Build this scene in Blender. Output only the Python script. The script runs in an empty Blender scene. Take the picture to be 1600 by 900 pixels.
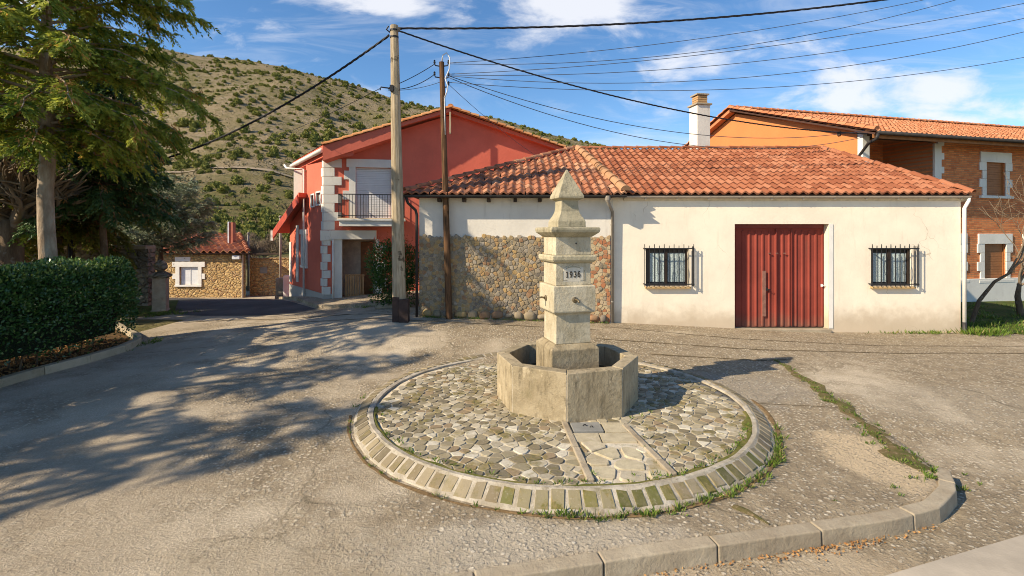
import bpy, bmesh, math, random
import numpy as np
from mathutils import Vector, Matrix, noise as mnoise
random.seed(7)
rng = np.random.default_rng(11)
S = bpy.context.scene
C = S.collection
R = math.radians
# ------------------------------------------------------------------ camera, sky, sun, exposure
F = 790.0; HZ = 365.0; EYE = 2.4                 # focal length and horizon row as measured on the 1600 px photograph
cam = bpy.data.cameras.new('camera'); co = bpy.data.objects.new('camera', cam); C.objects.link(co)
co.location = (0, 0, EYE); co.rotation_euler = (R(90), 0, 0)
cam.sensor_width = 36; cam.lens = 36 * F / 1600; cam.shift_y = -(450 - HZ) / 1600
cam.clip_start = .05; cam.clip_end = 6000
S.camera = co
SUN_EL = 32.4; SUN_DIR = Vector((-.888, -.46, 0)).normalized()          # horizontal direction towards the sun
w = bpy.data.worlds.new('World'); S.world = w; w.use_nodes = True
def world():
    nt = w.node_tree; N = nt.nodes; L = nt.links; N.clear()
    out = N.new('ShaderNodeOutputWorld'); bg = N.new('ShaderNodeBackground'); bg.inputs[1].default_value = .12
    sky = N.new('ShaderNodeTexSky'); sky.sky_type = 'NISHITA'; sky.sun_disc = False
    sky.sun_elevation = R(SUN_EL); sky.sun_rotation = math.atan2(SUN_DIR.x, SUN_DIR.y)
    sky.altitude = 900; sky.air_density = 1.0; sky.dust_density = .3; sky.ozone_density = 2.6
    tc = N.new('ShaderNodeTexCoord'); sep = N.new('ShaderNodeSeparateXYZ'); L.new(tc.outputs['Generated'], sep.inputs[0])
    def m(op, a, b=None, c=None):
        n = N.new('ShaderNodeMath'); n.operation = op
        for i, v in enumerate((a, b, c)):
            if v is None: continue
            if isinstance(v, (int, float)): n.inputs[i].default_value = v
            else: L.new(v, n.inputs[i])
        return n.outputs[0]
    y = m('MAXIMUM', m('ABSOLUTE', sep.outputs[1]), .12)
    u = m('DIVIDE', sep.outputs[0], y); v = m('DIVIDE', sep.outputs[2], y)
    cx = N.new('ShaderNodeCombineXYZ'); L.new(m('MULTIPLY', u, 1.0), cx.inputs[0]); L.new(m('MULTIPLY', v, 2.3), cx.inputs[1])
    nz = N.new('ShaderNodeTexNoise'); nz.inputs['Scale'].default_value = 5.5; nz.inputs['Detail'].default_value = 9
    nz.inputs['Roughness'].default_value = .58; nz.inputs['Distortion'].default_value = .35; L.new(cx.outputs[0], nz.inputs['Vector'])
    cx2 = N.new('ShaderNodeCombineXYZ'); L.new(m('ADD', u, m('MULTIPLY', v, .8)), cx2.inputs[0]); L.new(m('MULTIPLY', v, 5.5), cx2.inputs[1])
    nz2 = N.new('ShaderNodeTexNoise'); nz2.inputs['Scale'].default_value = 3.2; nz2.inputs['Detail'].default_value = 7
    nz2.inputs['Roughness'].default_value = .6; nz2.inputs['Distortion'].default_value = .8; L.new(cx2.outputs[0], nz2.inputs['Vector'])
    tot = None
    blobs = [(870, 5, 170, 60, 1.25), (1090, 105, 95, 32, .95), (1390, 145, 250, 48, 1.05), (1560, 175, 130, 45, 1.0), (1230, 160, 150, 30, .7),
             (590, 2, 130, 30, 1.1), (700, 150, 260, 30, .28), (430, 60, 130, 60, .42), (1180, 60, 240, 30, .35), (980, 60, 120, 30, .6), (800, 250, 300, 40, .2), (-200, 0, 400, 200, .8), (2100, 60, 350, 160, 1.1)]
    for px, py, rx, ry, a in blobs:
        du = m('DIVIDE', m('SUBTRACT', u, (px - 800) / F), rx / F); dv = m('DIVIDE', m('SUBTRACT', v, (HZ - py) / F), ry / F)
        g = m('MULTIPLY', m('EXPONENT', m('MULTIPLY', m('ADD', m('MULTIPLY', du, du), m('MULTIPLY', dv, dv)), -1.0)), a)
        tot = g if tot is None else m('MAXIMUM', tot, g)
    dens = m('ADD', tot, m('MULTIPLY', m('SUBTRACT', nz.outputs['Fac'], .5), 3.0))
    mr = N.new('ShaderNodeMapRange'); mr.interpolation_type = 'SMOOTHSTEP'; L.new(dens, mr.inputs[0])
    mr.inputs[1].default_value = .3; mr.inputs[2].default_value = 1.1; mr.inputs[3].default_value = 0; mr.inputs[4].default_value = .85
    wis = N.new('ShaderNodeMapRange'); wis.interpolation_type = 'SMOOTHSTEP'; L.new(nz2.outputs['Fac'], wis.inputs[0])
    wis.inputs[1].default_value = .46; wis.inputs[2].default_value = .82; wis.inputs[3].default_value = 0; wis.inputs[4].default_value = .42
    fac = m('MAXIMUM', mr.outputs[0], wis.outputs[0])
    hs = N.new('ShaderNodeHueSaturation'); hs.inputs['Saturation'].default_value = 1.18; hs.inputs['Value'].default_value = 1.0; L.new(sky.outputs[0], hs.inputs['Color'])
    mix = N.new('ShaderNodeMix'); mix.data_type = 'RGBA'; L.new(fac, mix.inputs[0]); L.new(hs.outputs[0], mix.inputs[6])
    mix.inputs[7].default_value = (5.6, 5.65, 5.9, 1)
    L.new(mix.outputs[2], bg.inputs[0]); L.new(bg.outputs[0], out.inputs[0])
world()
sl = bpy.data.lights.new('sun', 'SUN'); sl.energy = 5.0; sl.angle = R(.55); sl.color = (1, .84, .62)
so = bpy.data.objects.new('sun', sl); C.objects.link(so)
so.rotation_euler = (-Vector((SUN_DIR.x * math.cos(R(SUN_EL)), SUN_DIR.y * math.cos(R(SUN_EL)), math.sin(R(SUN_EL))))).to_track_quat('-Z', 'Y').to_euler()
vs = S.view_settings; vs.view_transform = 'Standard'; vs.look = 'None'; vs.gamma = 1; vs.use_curve_mapping = False; vs.exposure = .58
S.cycles.filter_width = 1.0; S.cycles.max_bounces = 6; S.cycles.transparent_max_bounces = 8
# ------------------------------------------------------------------ measuring helpers: photograph column / row at a depth
def wx(px, Y): return (px - 800) / F * Y
def wz(py, Y): return EYE - (py - HZ) / F * Y
def sm(a, b, x):
    t = min(1, max(0, (x - a) / (b - a))); return t * t * (3 - 2 * t)
def lerp_table(tab, x):
    if x <= tab[0][0]: return tab[0][1]
    for (x0, y0), (x1, y1) in zip(tab, tab[1:]):
        if x <= x1: return y0 + (y1 - y0) * (x - x0) / (x1 - x0)
    return tab[-1][1]
KERB = [(-6.0, 2.45), (-3.0, 3.12), (-1.2, 3.53), (.4, 3.9), (1.28, 4.1), (2.17, 4.29), (3.3, 4.53), (3.85, 4.72), (4.25, 5.02), (4.5, 5.4), (4.62, 5.85)]
def kerb_side(x, y):
    """signed distance, positive = outside (road side)"""
    best = 1e9; sg = 1
    for (x0, y0), (x1, y1) in zip(KERB, KERB[1:] + [(4.9, 10.5)]):
        dx, dy = x1 - x0, y1 - y0; t = max(0, min(1, ((x - x0) * dx + (y - y0) * dy) / (dx * dx + dy * dy)))
        d = math.hypot(x - x0 - t * dx, y - y0 - t * dy)
        if d < best:
            best = d; sg = 1 if (dx * (y - y0) - dy * (x - x0)) < 0 else -1
    return best * sg
TW = [(-9, .0), (-6, .12), (-3.4, .34), (-2.3, .34), (0, .27), (2.63, .18), (5.6, .03), (8, -.06), (12, -.08), (30, -.1)]
def G(x, y):
    z = -.1 * (1 - sm(5.3, 8.6, y))
    z += lerp_table(TW, x) * sm(8.8, 12.3, y) * (1 - sm(17, 24, y))
    z += -1.14 * sm(17.2, 28, y)
    if y < 11 and x < 40:
        s = kerb_side(x, y)
        if s > -.02:
            drop = .135 * (1 - sm(5.2, 8.0, y)) if x > 4 else .135
            z -= drop * sm(.0, .06, s)
    z += .012 * mnoise.noise(Vector((x * .5, y * .5, 0)))
    return z
# ------------------------------------------------------------------ mesh builder
class MB:
    def __init__(s): s.V = []; s.F = []; s.A = []; s.rv = 0.5
    def v(s, p): s.V.append((p[0], p[1], p[2])); return len(s.V) - 1
    def f(s, *ids): s.F.append(tuple(ids)); s.A.append(s.rv)
    def poly(s, pts): s.f(*[s.v(p) for p in pts])
    def box(s, c, size, rz=0, M=None):
        hx, hy, hz = size[0] / 2, size[1] / 2, size[2] / 2
        if M is None: M = Matrix.Rotation(rz, 3, 'Z')
        c = Vector(c); ids = [s.v(c + M @ Vector((x * hx, y * hy, z * hz))) for z in (-1, 1) for y in (-1, 1) for x in (-1, 1)]
        for q in ((0, 2, 3, 1), (4, 5, 7, 6), (0, 1, 5, 4), (2, 6, 7, 3), (0, 4, 6, 2), (1, 3, 7, 5)): s.f(*[ids[i] for i in q])
    def bar(s, a, b, w, h, up=(0, 0, 1)):
        a = Vector(a); b = Vector(b); d = b - a; L = d.length; d.normalize(); up = Vector(up)
        x = d.cross(up)
        if x.length < 1e-4: x = d.cross(Vector((1, 0, 0)))
        x.normalize(); y = x.cross(d); M = Matrix((x, d, y)).transposed(); s.box((a + b) / 2, (w, L, h), M=M)
    def tube(s, pts, rad, n=8, cap=True):
        pts = [Vector(p) for p in pts]
        if isinstance(rad, (int, float)): rad = [rad] * len(pts)
        prev = None; rings = []
        for i, p in enumerate(pts):
            d = (pts[min(i + 1, len(pts) - 1)] - pts[max(i - 1, 0)])
            if d.length < 1e-7: d = Vector((0, 0, 1))
            d.normalize()
            if prev is None:
                a = Vector((1, 0, 0)) if abs(d.x) < .8 else Vector((0, 1, 0)); x = d.cross(a).normalized()
            else:
                x = (prev - d * prev.dot(d))
                x = x.normalized() if x.length > 1e-5 else d.orthogonal().normalized()
            prev = x; y = d.cross(x)
            rings.append([s.v(p + (x * math.cos(2 * math.pi * k / n) + y * math.sin(2 * math.pi * k / n)) * rad[i]) for k in range(n)])
        for a, b in zip(rings, rings[1:]):
            for k in range(n): s.f(a[k], a[(k + 1) % n], b[(k + 1) % n], b[k])
        if cap and n > 2: s.f(*rings[0][::-1]); s.f(*rings[-1])
    def lathe(s, c, prof, n=16):
        rings = [[s.v((c[0] + r * math.cos(2 * math.pi * k / n), c[1] + r * math.sin(2 * math.pi * k / n), c[2] + z)) for k in range(n)] for r, z in prof]
        for a, b in zip(rings, rings[1:]):
            for k in range(n): s.f(a[k], a[(k + 1) % n], b[(k + 1) % n], b[k])
        s.f(*rings[0][::-1]); s.f(*rings[-1])
    def sqstack(s, c, prof, rz, n=4):
        """stack of square (n-gon) sections: (width, z)"""
        off = math.pi / 4; rings = []
        for wd, z in prof:
            r = wd / 2 / math.cos(math.pi / n)
            rings.append([s.v((c[0] + r * math.cos(rz + off + 2 * math.pi * k / n), c[1] + r * math.sin(rz + off + 2 * math.pi * k / n), c[2] + z)) for k in range(n)])
        for a, b in zip(rings, rings[1:]):
            for k in range(n): s.f(a[k], a[(k + 1) % n], b[(k + 1) % n], b[k])
        s.f(*rings[0][::-1]); s.f(*rings[-1])
    def prism(s, pts, off):
        off = Vector(off); a = [s.v(p) for p in pts]; b = [s.v(Vector(p) + off) for p in pts]; n = len(pts)
        s.f(*a[::-1]); s.f(*b)
        for k in range(n): s.f(a[k], a[(k + 1) % n], b[(k + 1) % n], b[k])
    def mesh(s, name, smooth=False):
        me = bpy.data.meshes.new(name); me.from_pydata(s.V, [], s.F)
        at = me.attributes.new('rnd', 'FLOAT', 'FACE'); at.data.foreach_set('value', np.array(s.A, dtype=np.float32))
        if smooth: me.polygons.foreach_set('use_smooth', [True] * len(me.polygons))
        me.update(); return me
    def build(s, name, mat, parent=None, smooth=False, bevel=0, seg=2, fix=True):
        me = s.mesh(name, smooth)
        if fix:
            bm = bmesh.new(); bm.from_mesh(me); bmesh.ops.recalc_face_normals(bm, faces=bm.faces); bm.to_mesh(me); bm.free()
        return link(name, me, mat, parent, bevel, seg)
def link(name, me, mat, parent=None, bevel=0, seg=2):
    o = bpy.data.objects.new(name, me); C.objects.link(o)
    if mat: me.materials.append(mat)
    if parent: o.parent = parent; o.matrix_parent_inverse = Matrix.Translation(-parent.location) if parent.type == 'EMPTY' else Matrix()
    if bevel:
        b = o.modifiers.new('bevel', 'BEVEL'); b.width = bevel; b.segments = seg; b.limit_method = 'ANGLE'; b.angle_limit = R(35)
    return o
def tag(o, label=None, cat=None, group=None, kind=None):
    if label: o['label'] = label
    if cat: o['category'] = cat
    if group: o['group'] = group
    if kind: o['kind'] = kind
    return o
def thing(name, loc, label, cat, group=None):
    o = bpy.data.objects.new(name, None); o.empty_display_size = .2; C.objects.link(o); o.location = loc; return tag(o, label, cat, group)
def fastmesh(name, V, Q, rnd=None, smooth=False):
    V = np.asarray(V, dtype=np.float32); Q = np.asarray(Q, dtype=np.int32); k = Q.shape[1]
    me = bpy.data.meshes.new(name); me.vertices.add(len(V)); me.vertices.foreach_set('co', V.ravel())
    me.loops.add(Q.size); me.loops.foreach_set('vertex_index', Q.ravel()); me.polygons.add(len(Q))
    me.polygons.foreach_set('loop_start', np.arange(0, Q.size, k, dtype=np.int32))
    if rnd is not None:
        at = me.attributes.new('rnd', 'FLOAT', 'FACE'); at.data.foreach_set('value', np.asarray(rnd, dtype=np.float32))
    me.update(calc_edges=True)
    if smooth: me.polygons.foreach_set('use_smooth', [True] * len(me.polygons))
    return me
def nrm(a): return a / np.maximum(np.linalg.norm(a, axis=-1, keepdims=True), 1e-9)
def blades(P, D, Ln, Wd, SD=None, curl=0):
    """diamond leaves from base points P along D"""
    n = len(P); D = nrm(D)
    if SD is None: SD = nrm(np.cross(D, nrm(rng.normal(size=(n, 3)))))
    Ln = np.broadcast_to(Ln, (n,))[:, None]; Wd = np.broadcast_to(Wd, (n,))[:, None]
    mid = P + D * Ln * .45
    V = np.stack([P, mid + SD * Wd, P + D * Ln, mid - SD * Wd], 1).reshape(-1, 3)
    return V, np.arange(n * 4).reshape(n, 4)
# ------------------------------------------------------------------ materials
class NT:
    def __init__(s, name):
        s.m = bpy.data.materials.new(name); s.m.use_nodes = True; s.n = s.m.node_tree.nodes; s.l = s.m.node_tree.links
        s.b = s.n['Principled BSDF']; s.tc = s.n.new('ShaderNodeTexCoord').outputs['Object']
        s.b.inputs['Specular IOR Level'].default_value = .3
    def put(s, sock, v):
        if v is None: return
        if isinstance(v, (int, float)): sock.default_value = v
        elif isinstance(v, tuple): sock.default_value = v + (1,) if len(v) == 3 and sock.type == 'RGBA' else v
        else: s.l.new(v, sock)
    def math(s, op, a, b=None, c=None, clamp=False):
        n = s.n.new('ShaderNodeMath'); n.operation = op; n.use_clamp = clamp
        for i, v in enumerate((a, b, c)): s.put(n.inputs[i], v)
        return n.outputs[0]
    def noise(s, scale, detail=4, rough=.55, vec=None, dist=0, stretch=None):
        n = s.n.new('ShaderNodeTexNoise'); n.inputs['Scale'].default_value = scale; n.inputs['Detail'].default_value = detail
        n.inputs['Roughness'].default_value = rough; n.inputs['Distortion'].default_value = dist
        s.l.new(s.map(stretch) if stretch else (vec or s.tc), n.inputs['Vector']); return n.outputs['Fac']
    def map(s, scale=(1, 1, 1), loc=(0, 0, 0), rot=(0, 0, 0), vec=None):
        n = s.n.new('ShaderNodeMapping'); n.inputs['Scale'].default_value = scale; n.inputs['Location'].default_value = loc; n.inputs['Rotation'].default_value = rot
        s.l.new(vec or s.tc, n.inputs['Vector']); return n.outputs[0]
    def voro(s, scale, feature='F1', out='Distance', vec=None, rand=1):
        n = s.n.new('ShaderNodeTexVoronoi'); n.feature = feature; n.inputs['Scale'].default_value = scale; n.inputs['Randomness'].default_value = rand
        s.l.new(vec or s.tc, n.inputs['Vector']); return n.outputs[out]
    def ramp(s, fac, lo, hi, a=0., b=1.):
        n = s.n.new('ShaderNodeMapRange'); n.interpolation_type = 'SMOOTHSTEP'; s.put(n.inputs[0], fac)
        for i, v in enumerate((lo, hi, a, b)): n.inputs[i + 1].default_value = v
        return n.outputs[0]
    def mix(s, fac, a, b, mode='MIX'):
        n = s.n.new('ShaderNodeMix'); n.data_type = 'RGBA'; n.blend_type = mode; s.put(n.inputs[0], fac); s.put(n.inputs[6], a); s.put(n.inputs[7], b); return n.outputs[2]
    def attr(s, name='rnd'):
        n = s.n.new('ShaderNodeAttribute'); n.attribute_name = name; return n.outputs['Fac']
    def xyz(s, src=None):
        n = s.n.new('ShaderNodeSeparateXYZ'); s.l.new(src or s.tc, n.inputs[0]); return n.outputs
    def bump(s, h, strength=.4, dist=.01, prev=None):
        n = s.n.new('ShaderNodeBump'); n.inputs['Strength'].default_value = strength; n.inputs['Distance'].default_value = dist
        s.l.new(h, n.inputs['Height'])
        if prev: s.l.new(prev, n.inputs['Normal'])
        return n.outputs[0]
    def done(s, col, rough=.85, normal=None, spec=None, metal=None):
        s.put(s.b.inputs['Base Color'], col); s.put(s.b.inputs['Roughness'], rough)
        if normal: s.l.new(normal, s.b.inputs['Normal'])
        if spec is not None: s.b.inputs['Specular IOR Level'].default_value = spec
        if metal is not None: s.b.inputs['Metallic'].default_value = metal
        return s.m
def plain(name, col, rough=.6, var=.15, scale=6, metal=0, bump=.15, bscale=40, spec=.3):
    t = NT(name); n = t.noise(scale, 5, .6); k = t.ramp(n, .3, .7)
    c = t.mix(k, tuple(x * (1 - var) for x in col), tuple(min(1, x * (1 + var)) for x in col))
    return t.done(c, rough, t.bump(t.noise(bscale, 3), bump, .004), spec, metal)
def m_plaster(name, col, dirt=(.25, .2, .14), base_dirt=None, streak=.25, var=.07):
    t = NT(name); k = t.ramp(t.noise(1.1, 6, .6), .3, .7)
    c = t.mix(k, tuple(x * (1 - var) for x in col), tuple(min(1, x * (1 + var)) for x in col))
    c = t.mix(t.math('MULTIPLY', t.ramp(t.noise(9, 6, .65), .55, .8), .25), c, tuple(x * .75 for x in col))
    st = t.ramp(t.noise(2.2, 5, .6, stretch=(3, 3, .45)), .56, .8)
    c = t.mix(t.math('MULTIPLY', st, streak), c, dirt)
    if base_dirt:
        z = t.xyz()[2]; zz = t.math('ADD', z, t.math('MULTIPLY', t.math('SUBTRACT', t.noise(3, 5, .6), .5), -.75))
        c = t.mix(t.math('MULTIPLY', t.ramp(zz, base_dirt[0], base_dirt[1], 1, 0), .62), c, dirt)
    # hairline cracks
    cr = t.voro(.55, 'DISTANCE_TO_EDGE', vec=t.map(vec=None, scale=(1, 1, 1)))
    nn = t.n.new('ShaderNodeTexNoise'); nn.inputs['Scale'].default_value = 3; t.l.new(t.tc, nn.inputs['Vector'])
    vv = t.n.new('ShaderNodeVectorMath'); vv.operation = 'MULTIPLY_ADD'; t.l.new(nn.outputs['Color'], vv.inputs[0]); vv.inputs[1].default_value = (.6, .6, .6); t.l.new(t.tc, vv.inputs[2])
    cr = t.voro(.6, 'DISTANCE_TO_EDGE', vec=vv.outputs[0])
    crk = t.math('MULTIPLY', t.ramp(cr, 0, .006, 1, 0), t.ramp(t.noise(.9, 2), .58, .66))
    c = t.mix(t.math('MULTIPLY', crk, .55), c, dirt)
    b = t.bump(t.noise(14, 6, .65), .35, .012); b = t.bump(t.noise(90, 3), .2, .003, b)
    return t.done(c, .9, b, .2)
def m_stone(name, c1, c2, c3, sc=1, moss=0, bump=.5, rnd=True, streak=0):
    t = NT(name)
    k = t.ramp(t.noise(2.5 * sc, 6, .6), .35, .68); c = t.mix(k, c1, c2)
    c = t.mix(t.math('MULTIPLY', t.ramp(t.noise(6 * sc, 6, .7), .54, .72), .75), c, c3)
    if rnd: c = t.mix(.35, c, t.mix(t.attr(), tuple(x * .72 for x in c1), tuple(min(1, x * 1.25) for x in c2)))
    c = t.mix(t.math('MULTIPLY', t.ramp(t.noise(45 * sc, 4, .7), .5, .75), .3), c, tuple(x * .45 for x in c1))
    if moss:
        c = t.mix(t.math('MULTIPLY', t.ramp(t.noise(3.1, 6, .7), .55, .7), moss), c, (.1, .095, .03))
    if streak:
        c = t.mix(t.math('MULTIPLY', t.ramp(t.noise(5, 6, .7, stretch=(1.6, 1.6, .3)), .5, .68), streak), c, tuple(x * .5 for x in c3)); c = t.mix(t.math('MULTIPLY', t.ramp(t.noise(7, 7, .75), .56, .64), streak * .8), c, (.1, .085, .055)); c = t.mix(t.math('MULTIPLY', t.ramp(t.noise(4.3, 6, .7, stretch=(1, 1, .5)), .58, .68), streak), c, tuple(min(1, x * 1.25) for x in c2))
    b = t.bump(t.noise(12 * sc, 7, .7), bump, .02); b = t.bump(t.noise(70 * sc, 4, .7), bump * .8, .004, b)
    return t.done(c, .92, b, .2)
# ground concrete: worn screed with the aggregate showing through
def m_ground():
    t = NT('weathered_concrete')
    P = t.xyz()
    big = t.noise(.28, 5, .6); mid = t.noise(1.3, 6, .62)
    c = t.mix(t.ramp(big, .35, .65), (.52, .435, .315), (.76, .66, .5))
    c = t.mix(t.math('MULTIPLY', t.ramp(mid, .45, .72), .6), c, (.38, .3, .195))
    # exposed pebbles
    warp = t.n.new('ShaderNodeVectorMath'); warp.operation = 'MULTIPLY_ADD'
    wn = t.n.new('ShaderNodeTexNoise'); wn.inputs['Scale'].default_value = 14; t.l.new(t.tc, wn.inputs['Vector'])
    t.l.new(wn.outputs['Color'], warp.inputs[0]); warp.inputs[1].default_value = (.035, .035, 0); t.l.new(t.tc, warp.inputs[2])
    v1 = t.n.new('ShaderNodeTexVoronoi'); v1.inputs['Scale'].default_value = 21; t.l.new(warp.outputs[0], v1.inputs['Vector'])
    v2 = t.voro(48, vec=warp.outputs[0])
    cellr = t.n.new('ShaderNodeSeparateColor'); t.l.new(v1.outputs['Color'], cellr.inputs[0])
    expo = t.math('MULTIPLY', t.ramp(t.math('ADD', t.noise(.42, 5, .65), t.math('MULTIPLY', t.ramp(P[0], -3.5, 1.5), .14)), .44, .62), 1.0)
    peb = t.math('MULTIPLY', t.ramp(v1.outputs['Distance'], .22, .52, 1, 0), t.ramp(cellr.outputs[1], .15, .35))
    pebc = t.mix(cellr.outputs[0], (.46, .38, .26), (.92, .83, .66))
    grout = t.mix(t.ramp(t.noise(5, 5, .7), .35, .7), (.22, .175, .115), (.42, .34, .225))
    agg = t.mix(peb, grout, pebc)
    c = t.mix(t.math('MULTIPLY', expo, .9), c, agg)
    c = t.mix(t.math('MULTIPLY', t.ramp(v2, .15, .6), .35), c, (.25, .195, .125))
    pit = t.ramp(t.noise(38, 4, .7), .6, .7)
    c = t.mix(t.math('MULTIPLY', pit, .6), c, (.15, .115, .075)); c = t.mix(t.math('MULTIPLY', t.ramp(t.noise(24, 5, .75), .56, .68), .35), c, (.85, .76, .6))
    def spot(x0, y0, rx, ry):
        dx = t.math('DIVIDE', t.math('SUBTRACT', P[0], x0), rx); dy = t.math('DIVIDE', t.math('SUBTRACT', P[1], y0), ry)
        d = t.math('ADD', t.math('MULTIPLY', dx, dx), t.math('MULTIPLY', dy, dy)); return t.ramp(t.math('ADD', d, t.math('MULTIPLY', t.math('SUBTRACT', t.noise(1.9, 6, .7), .5), 2.2)), .3, 1.2, 1, 0)
    c = t.mix(t.math('MULTIPLY', spot(4.0, 5.5, .5, .9), .8), c, (.62, .49, .32))
    c = t.mix(t.math('MULTIPLY', spot(.2, 4.0, 1.6, .45), .3), c, (.8, .74, .62))
    c = t.mix(t.math('MULTIPLY', spot(3.4, 7.9, 1.3, .9), .4), c, (.36, .33, .28))
    c = t.mix(t.math('MULTIPLY', spot(-1.5, 3.9, 1.2, .5), .35), c, (.33, .27, .18))
    c = t.mix(t.math('MULTIPLY', spot(6.5, 7.3, 1.6, .9), .3), c, (.4, .35, .27))
    c = t.mix(t.math('MULTIPLY', spot(3.2, 3.4, 3.5, .8), .5), c, (.4, .3, .18))
    # darker, patchy tone growing towards the left
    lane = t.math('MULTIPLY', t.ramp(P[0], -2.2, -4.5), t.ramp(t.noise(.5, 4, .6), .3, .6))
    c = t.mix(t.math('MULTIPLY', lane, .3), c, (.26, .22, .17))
    # cracks
    vv = t.n.new('ShaderNodeVectorMath'); vv.operation = 'MULTIPLY_ADD'
    wn2 = t.n.new('ShaderNodeTexNoise'); wn2.inputs['Scale'].default_value = 1.6; wn2.inputs['Detail'].default_value = 6; t.l.new(t.tc, wn2.inputs['Vector'])
    t.l.new(wn2.outputs['Color'], vv.inputs[0]); vv.inputs[1].default_value = (.9, .9, 0); t.l.new(t.tc, vv.inputs[2])
    cr = t.voro(.33, 'DISTANCE_TO_EDGE', vec=vv.outputs[0])
    crk = t.math('MULTIPLY', t.ramp(cr, 0, .007, 1, 0), t.ramp(t.noise(.5, 2), .45, .55))
    c = t.mix(t.math('MULTIPLY', crk, .5), c, (.12, .1, .06))
    h = t.math('ADD', t.math('MULTIPLY', peb, t.math('MULTIPLY', expo, .8)), t.math('MULTIPLY', t.ramp(v2, .0, .5, 1, 0), .35))
    b = t.bump(h, 1.0, .02); b = t.bump(t.noise(22, 6, .75), 1.0, .03, b); b = t.bump(t.noise(3, 4, .6), .5, .05, b)
    b = t.bump(crk, -.6, .02, b)
    return t.done(c, .93, b, .15)
def m_asphalt():
    t = NT('asphalt'); c = t.mix(t.ramp(t.noise(.8, 5), .35, .7), (.055, .055, .055), (.1, .098, .092))
    c = t.mix(t.math('MULTIPLY', t.ramp(t.voro(60), .1, .5, 1, 0), .5), c, (.16, .155, .14))
    return t.done(c, .88, t.bump(t.noise(70, 4), .5, .01), .25)
def m_grass_ground(name, c1, c2, c3, sc=1.0):
    t = NT(name); c = t.mix(t.ramp(t.noise(.9 * sc, 6, .65), .36, .64), c1, c2)
    c = t.mix(t.ramp(t.noise(3.7 * sc, 6, .7), .5, .68), c, c3)
    return t.done(c, .95, t.bump(t.noise(25 * sc, 6, .7), .8, .05 / sc), .1)
def m_tile(name, cols, dark, lichen, dk=.5):
    t = NT(name); a = t.attr()
    c = t.mix(t.ramp(a, 0, .5), cols[0], cols[1]); c = t.mix(t.ramp(a, .5, 1), c, cols[2])
    c = t.mix(t.math('MULTIPLY', t.ramp(t.noise(6, 6, .7), .5, .72), dk), c, dark)
    c = t.mix(t.math('MULTIPLY', t.ramp(t.noise(17, 5, .7), .6, .75), lichen), c, (.42, .37, .26))
    return t.done(c, .85, t.bump(t.noise(40, 5, .7), .5, .008), .25)
def m_leaf(name, c1, c2, c3=None, rough=.5, trans=.25, spec=.35):
    t = NT(name); a = t.attr(); c = t.mix(t.ramp(a, 0, .8), c1, c2)
    if c3: c = t.mix(t.ramp(a, .86, .93), c, c3)
    t.done(c, rough, None, spec)
    tr = t.n.new('ShaderNodeBsdfTranslucent'); mixs = t.n.new('ShaderNodeMixShader'); mixs.inputs[0].default_value = trans
    t.l.new(c, tr.inputs[0]); out = t.n['Material Output']
    t.l.new(t.b.outputs[0], mixs.inputs[1]); t.l.new(tr.outputs[0], mixs.inputs[2]); t.l.new(mixs.outputs[0], out.inputs[0]); return t.m
def m_bark(name, c1, c2, sc=1):
    t = NT(name); n = t.noise(5 * sc, 6, .7, stretch=(1, 1, .35)); c = t.mix(t.ramp(n, .35, .68), c1, c2)
    c = t.mix(t.math('MULTIPLY', t.ramp(t.noise(9, 5), .58, .7), .5), c, (.3, .29, .25))
    return t.done(c, .95, t.bump(t.noise(20 * sc, 7, .7, stretch=(1, 1, .4)), .9, .03), .1)
def m_brick():
    t = NT('red_brick'); bt = t.n.new('ShaderNodeTexBrick'); bt.inputs['Scale'].default_value = 1
    bt.inputs['Brick Width'].default_value = .25; bt.inputs['Row Height'].default_value = .068; bt.inputs['Mortar Size'].default_value = .008
    bt.inputs['Color1'].default_value = (.5, .14, .05, 1); bt.inputs['Color2'].default_value = (.74, .28, .1, 1); bt.inputs['Mortar'].default_value = (.4, .22, .12, 1)
    P = t.xyz(); cb = t.n.new('ShaderNodeCombineXYZ'); t.l.new(P[0], cb.inputs[0]); t.l.new(P[2], cb.inputs[1]); t.l.new(cb.outputs[0], bt.inputs['Vector'])
    c = t.mix(t.math('MULTIPLY', t.ramp(t.noise(3.2, 6, .7), .48, .7), .5), bt.outputs['Color'], (.26, .11, .05))
    c = t.mix(t.math('MULTIPLY', t.ramp(t.noise(8, 5, .7), .6, .72), .5), c, (.66, .4, .22))
    inv = t.math('SUBTRACT', 1, bt.outputs['Fac']); return t.done(c, .9, t.bump(inv, .8, .012, t.bump(t.noise(40, 4), .4, .006)), .2)
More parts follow.
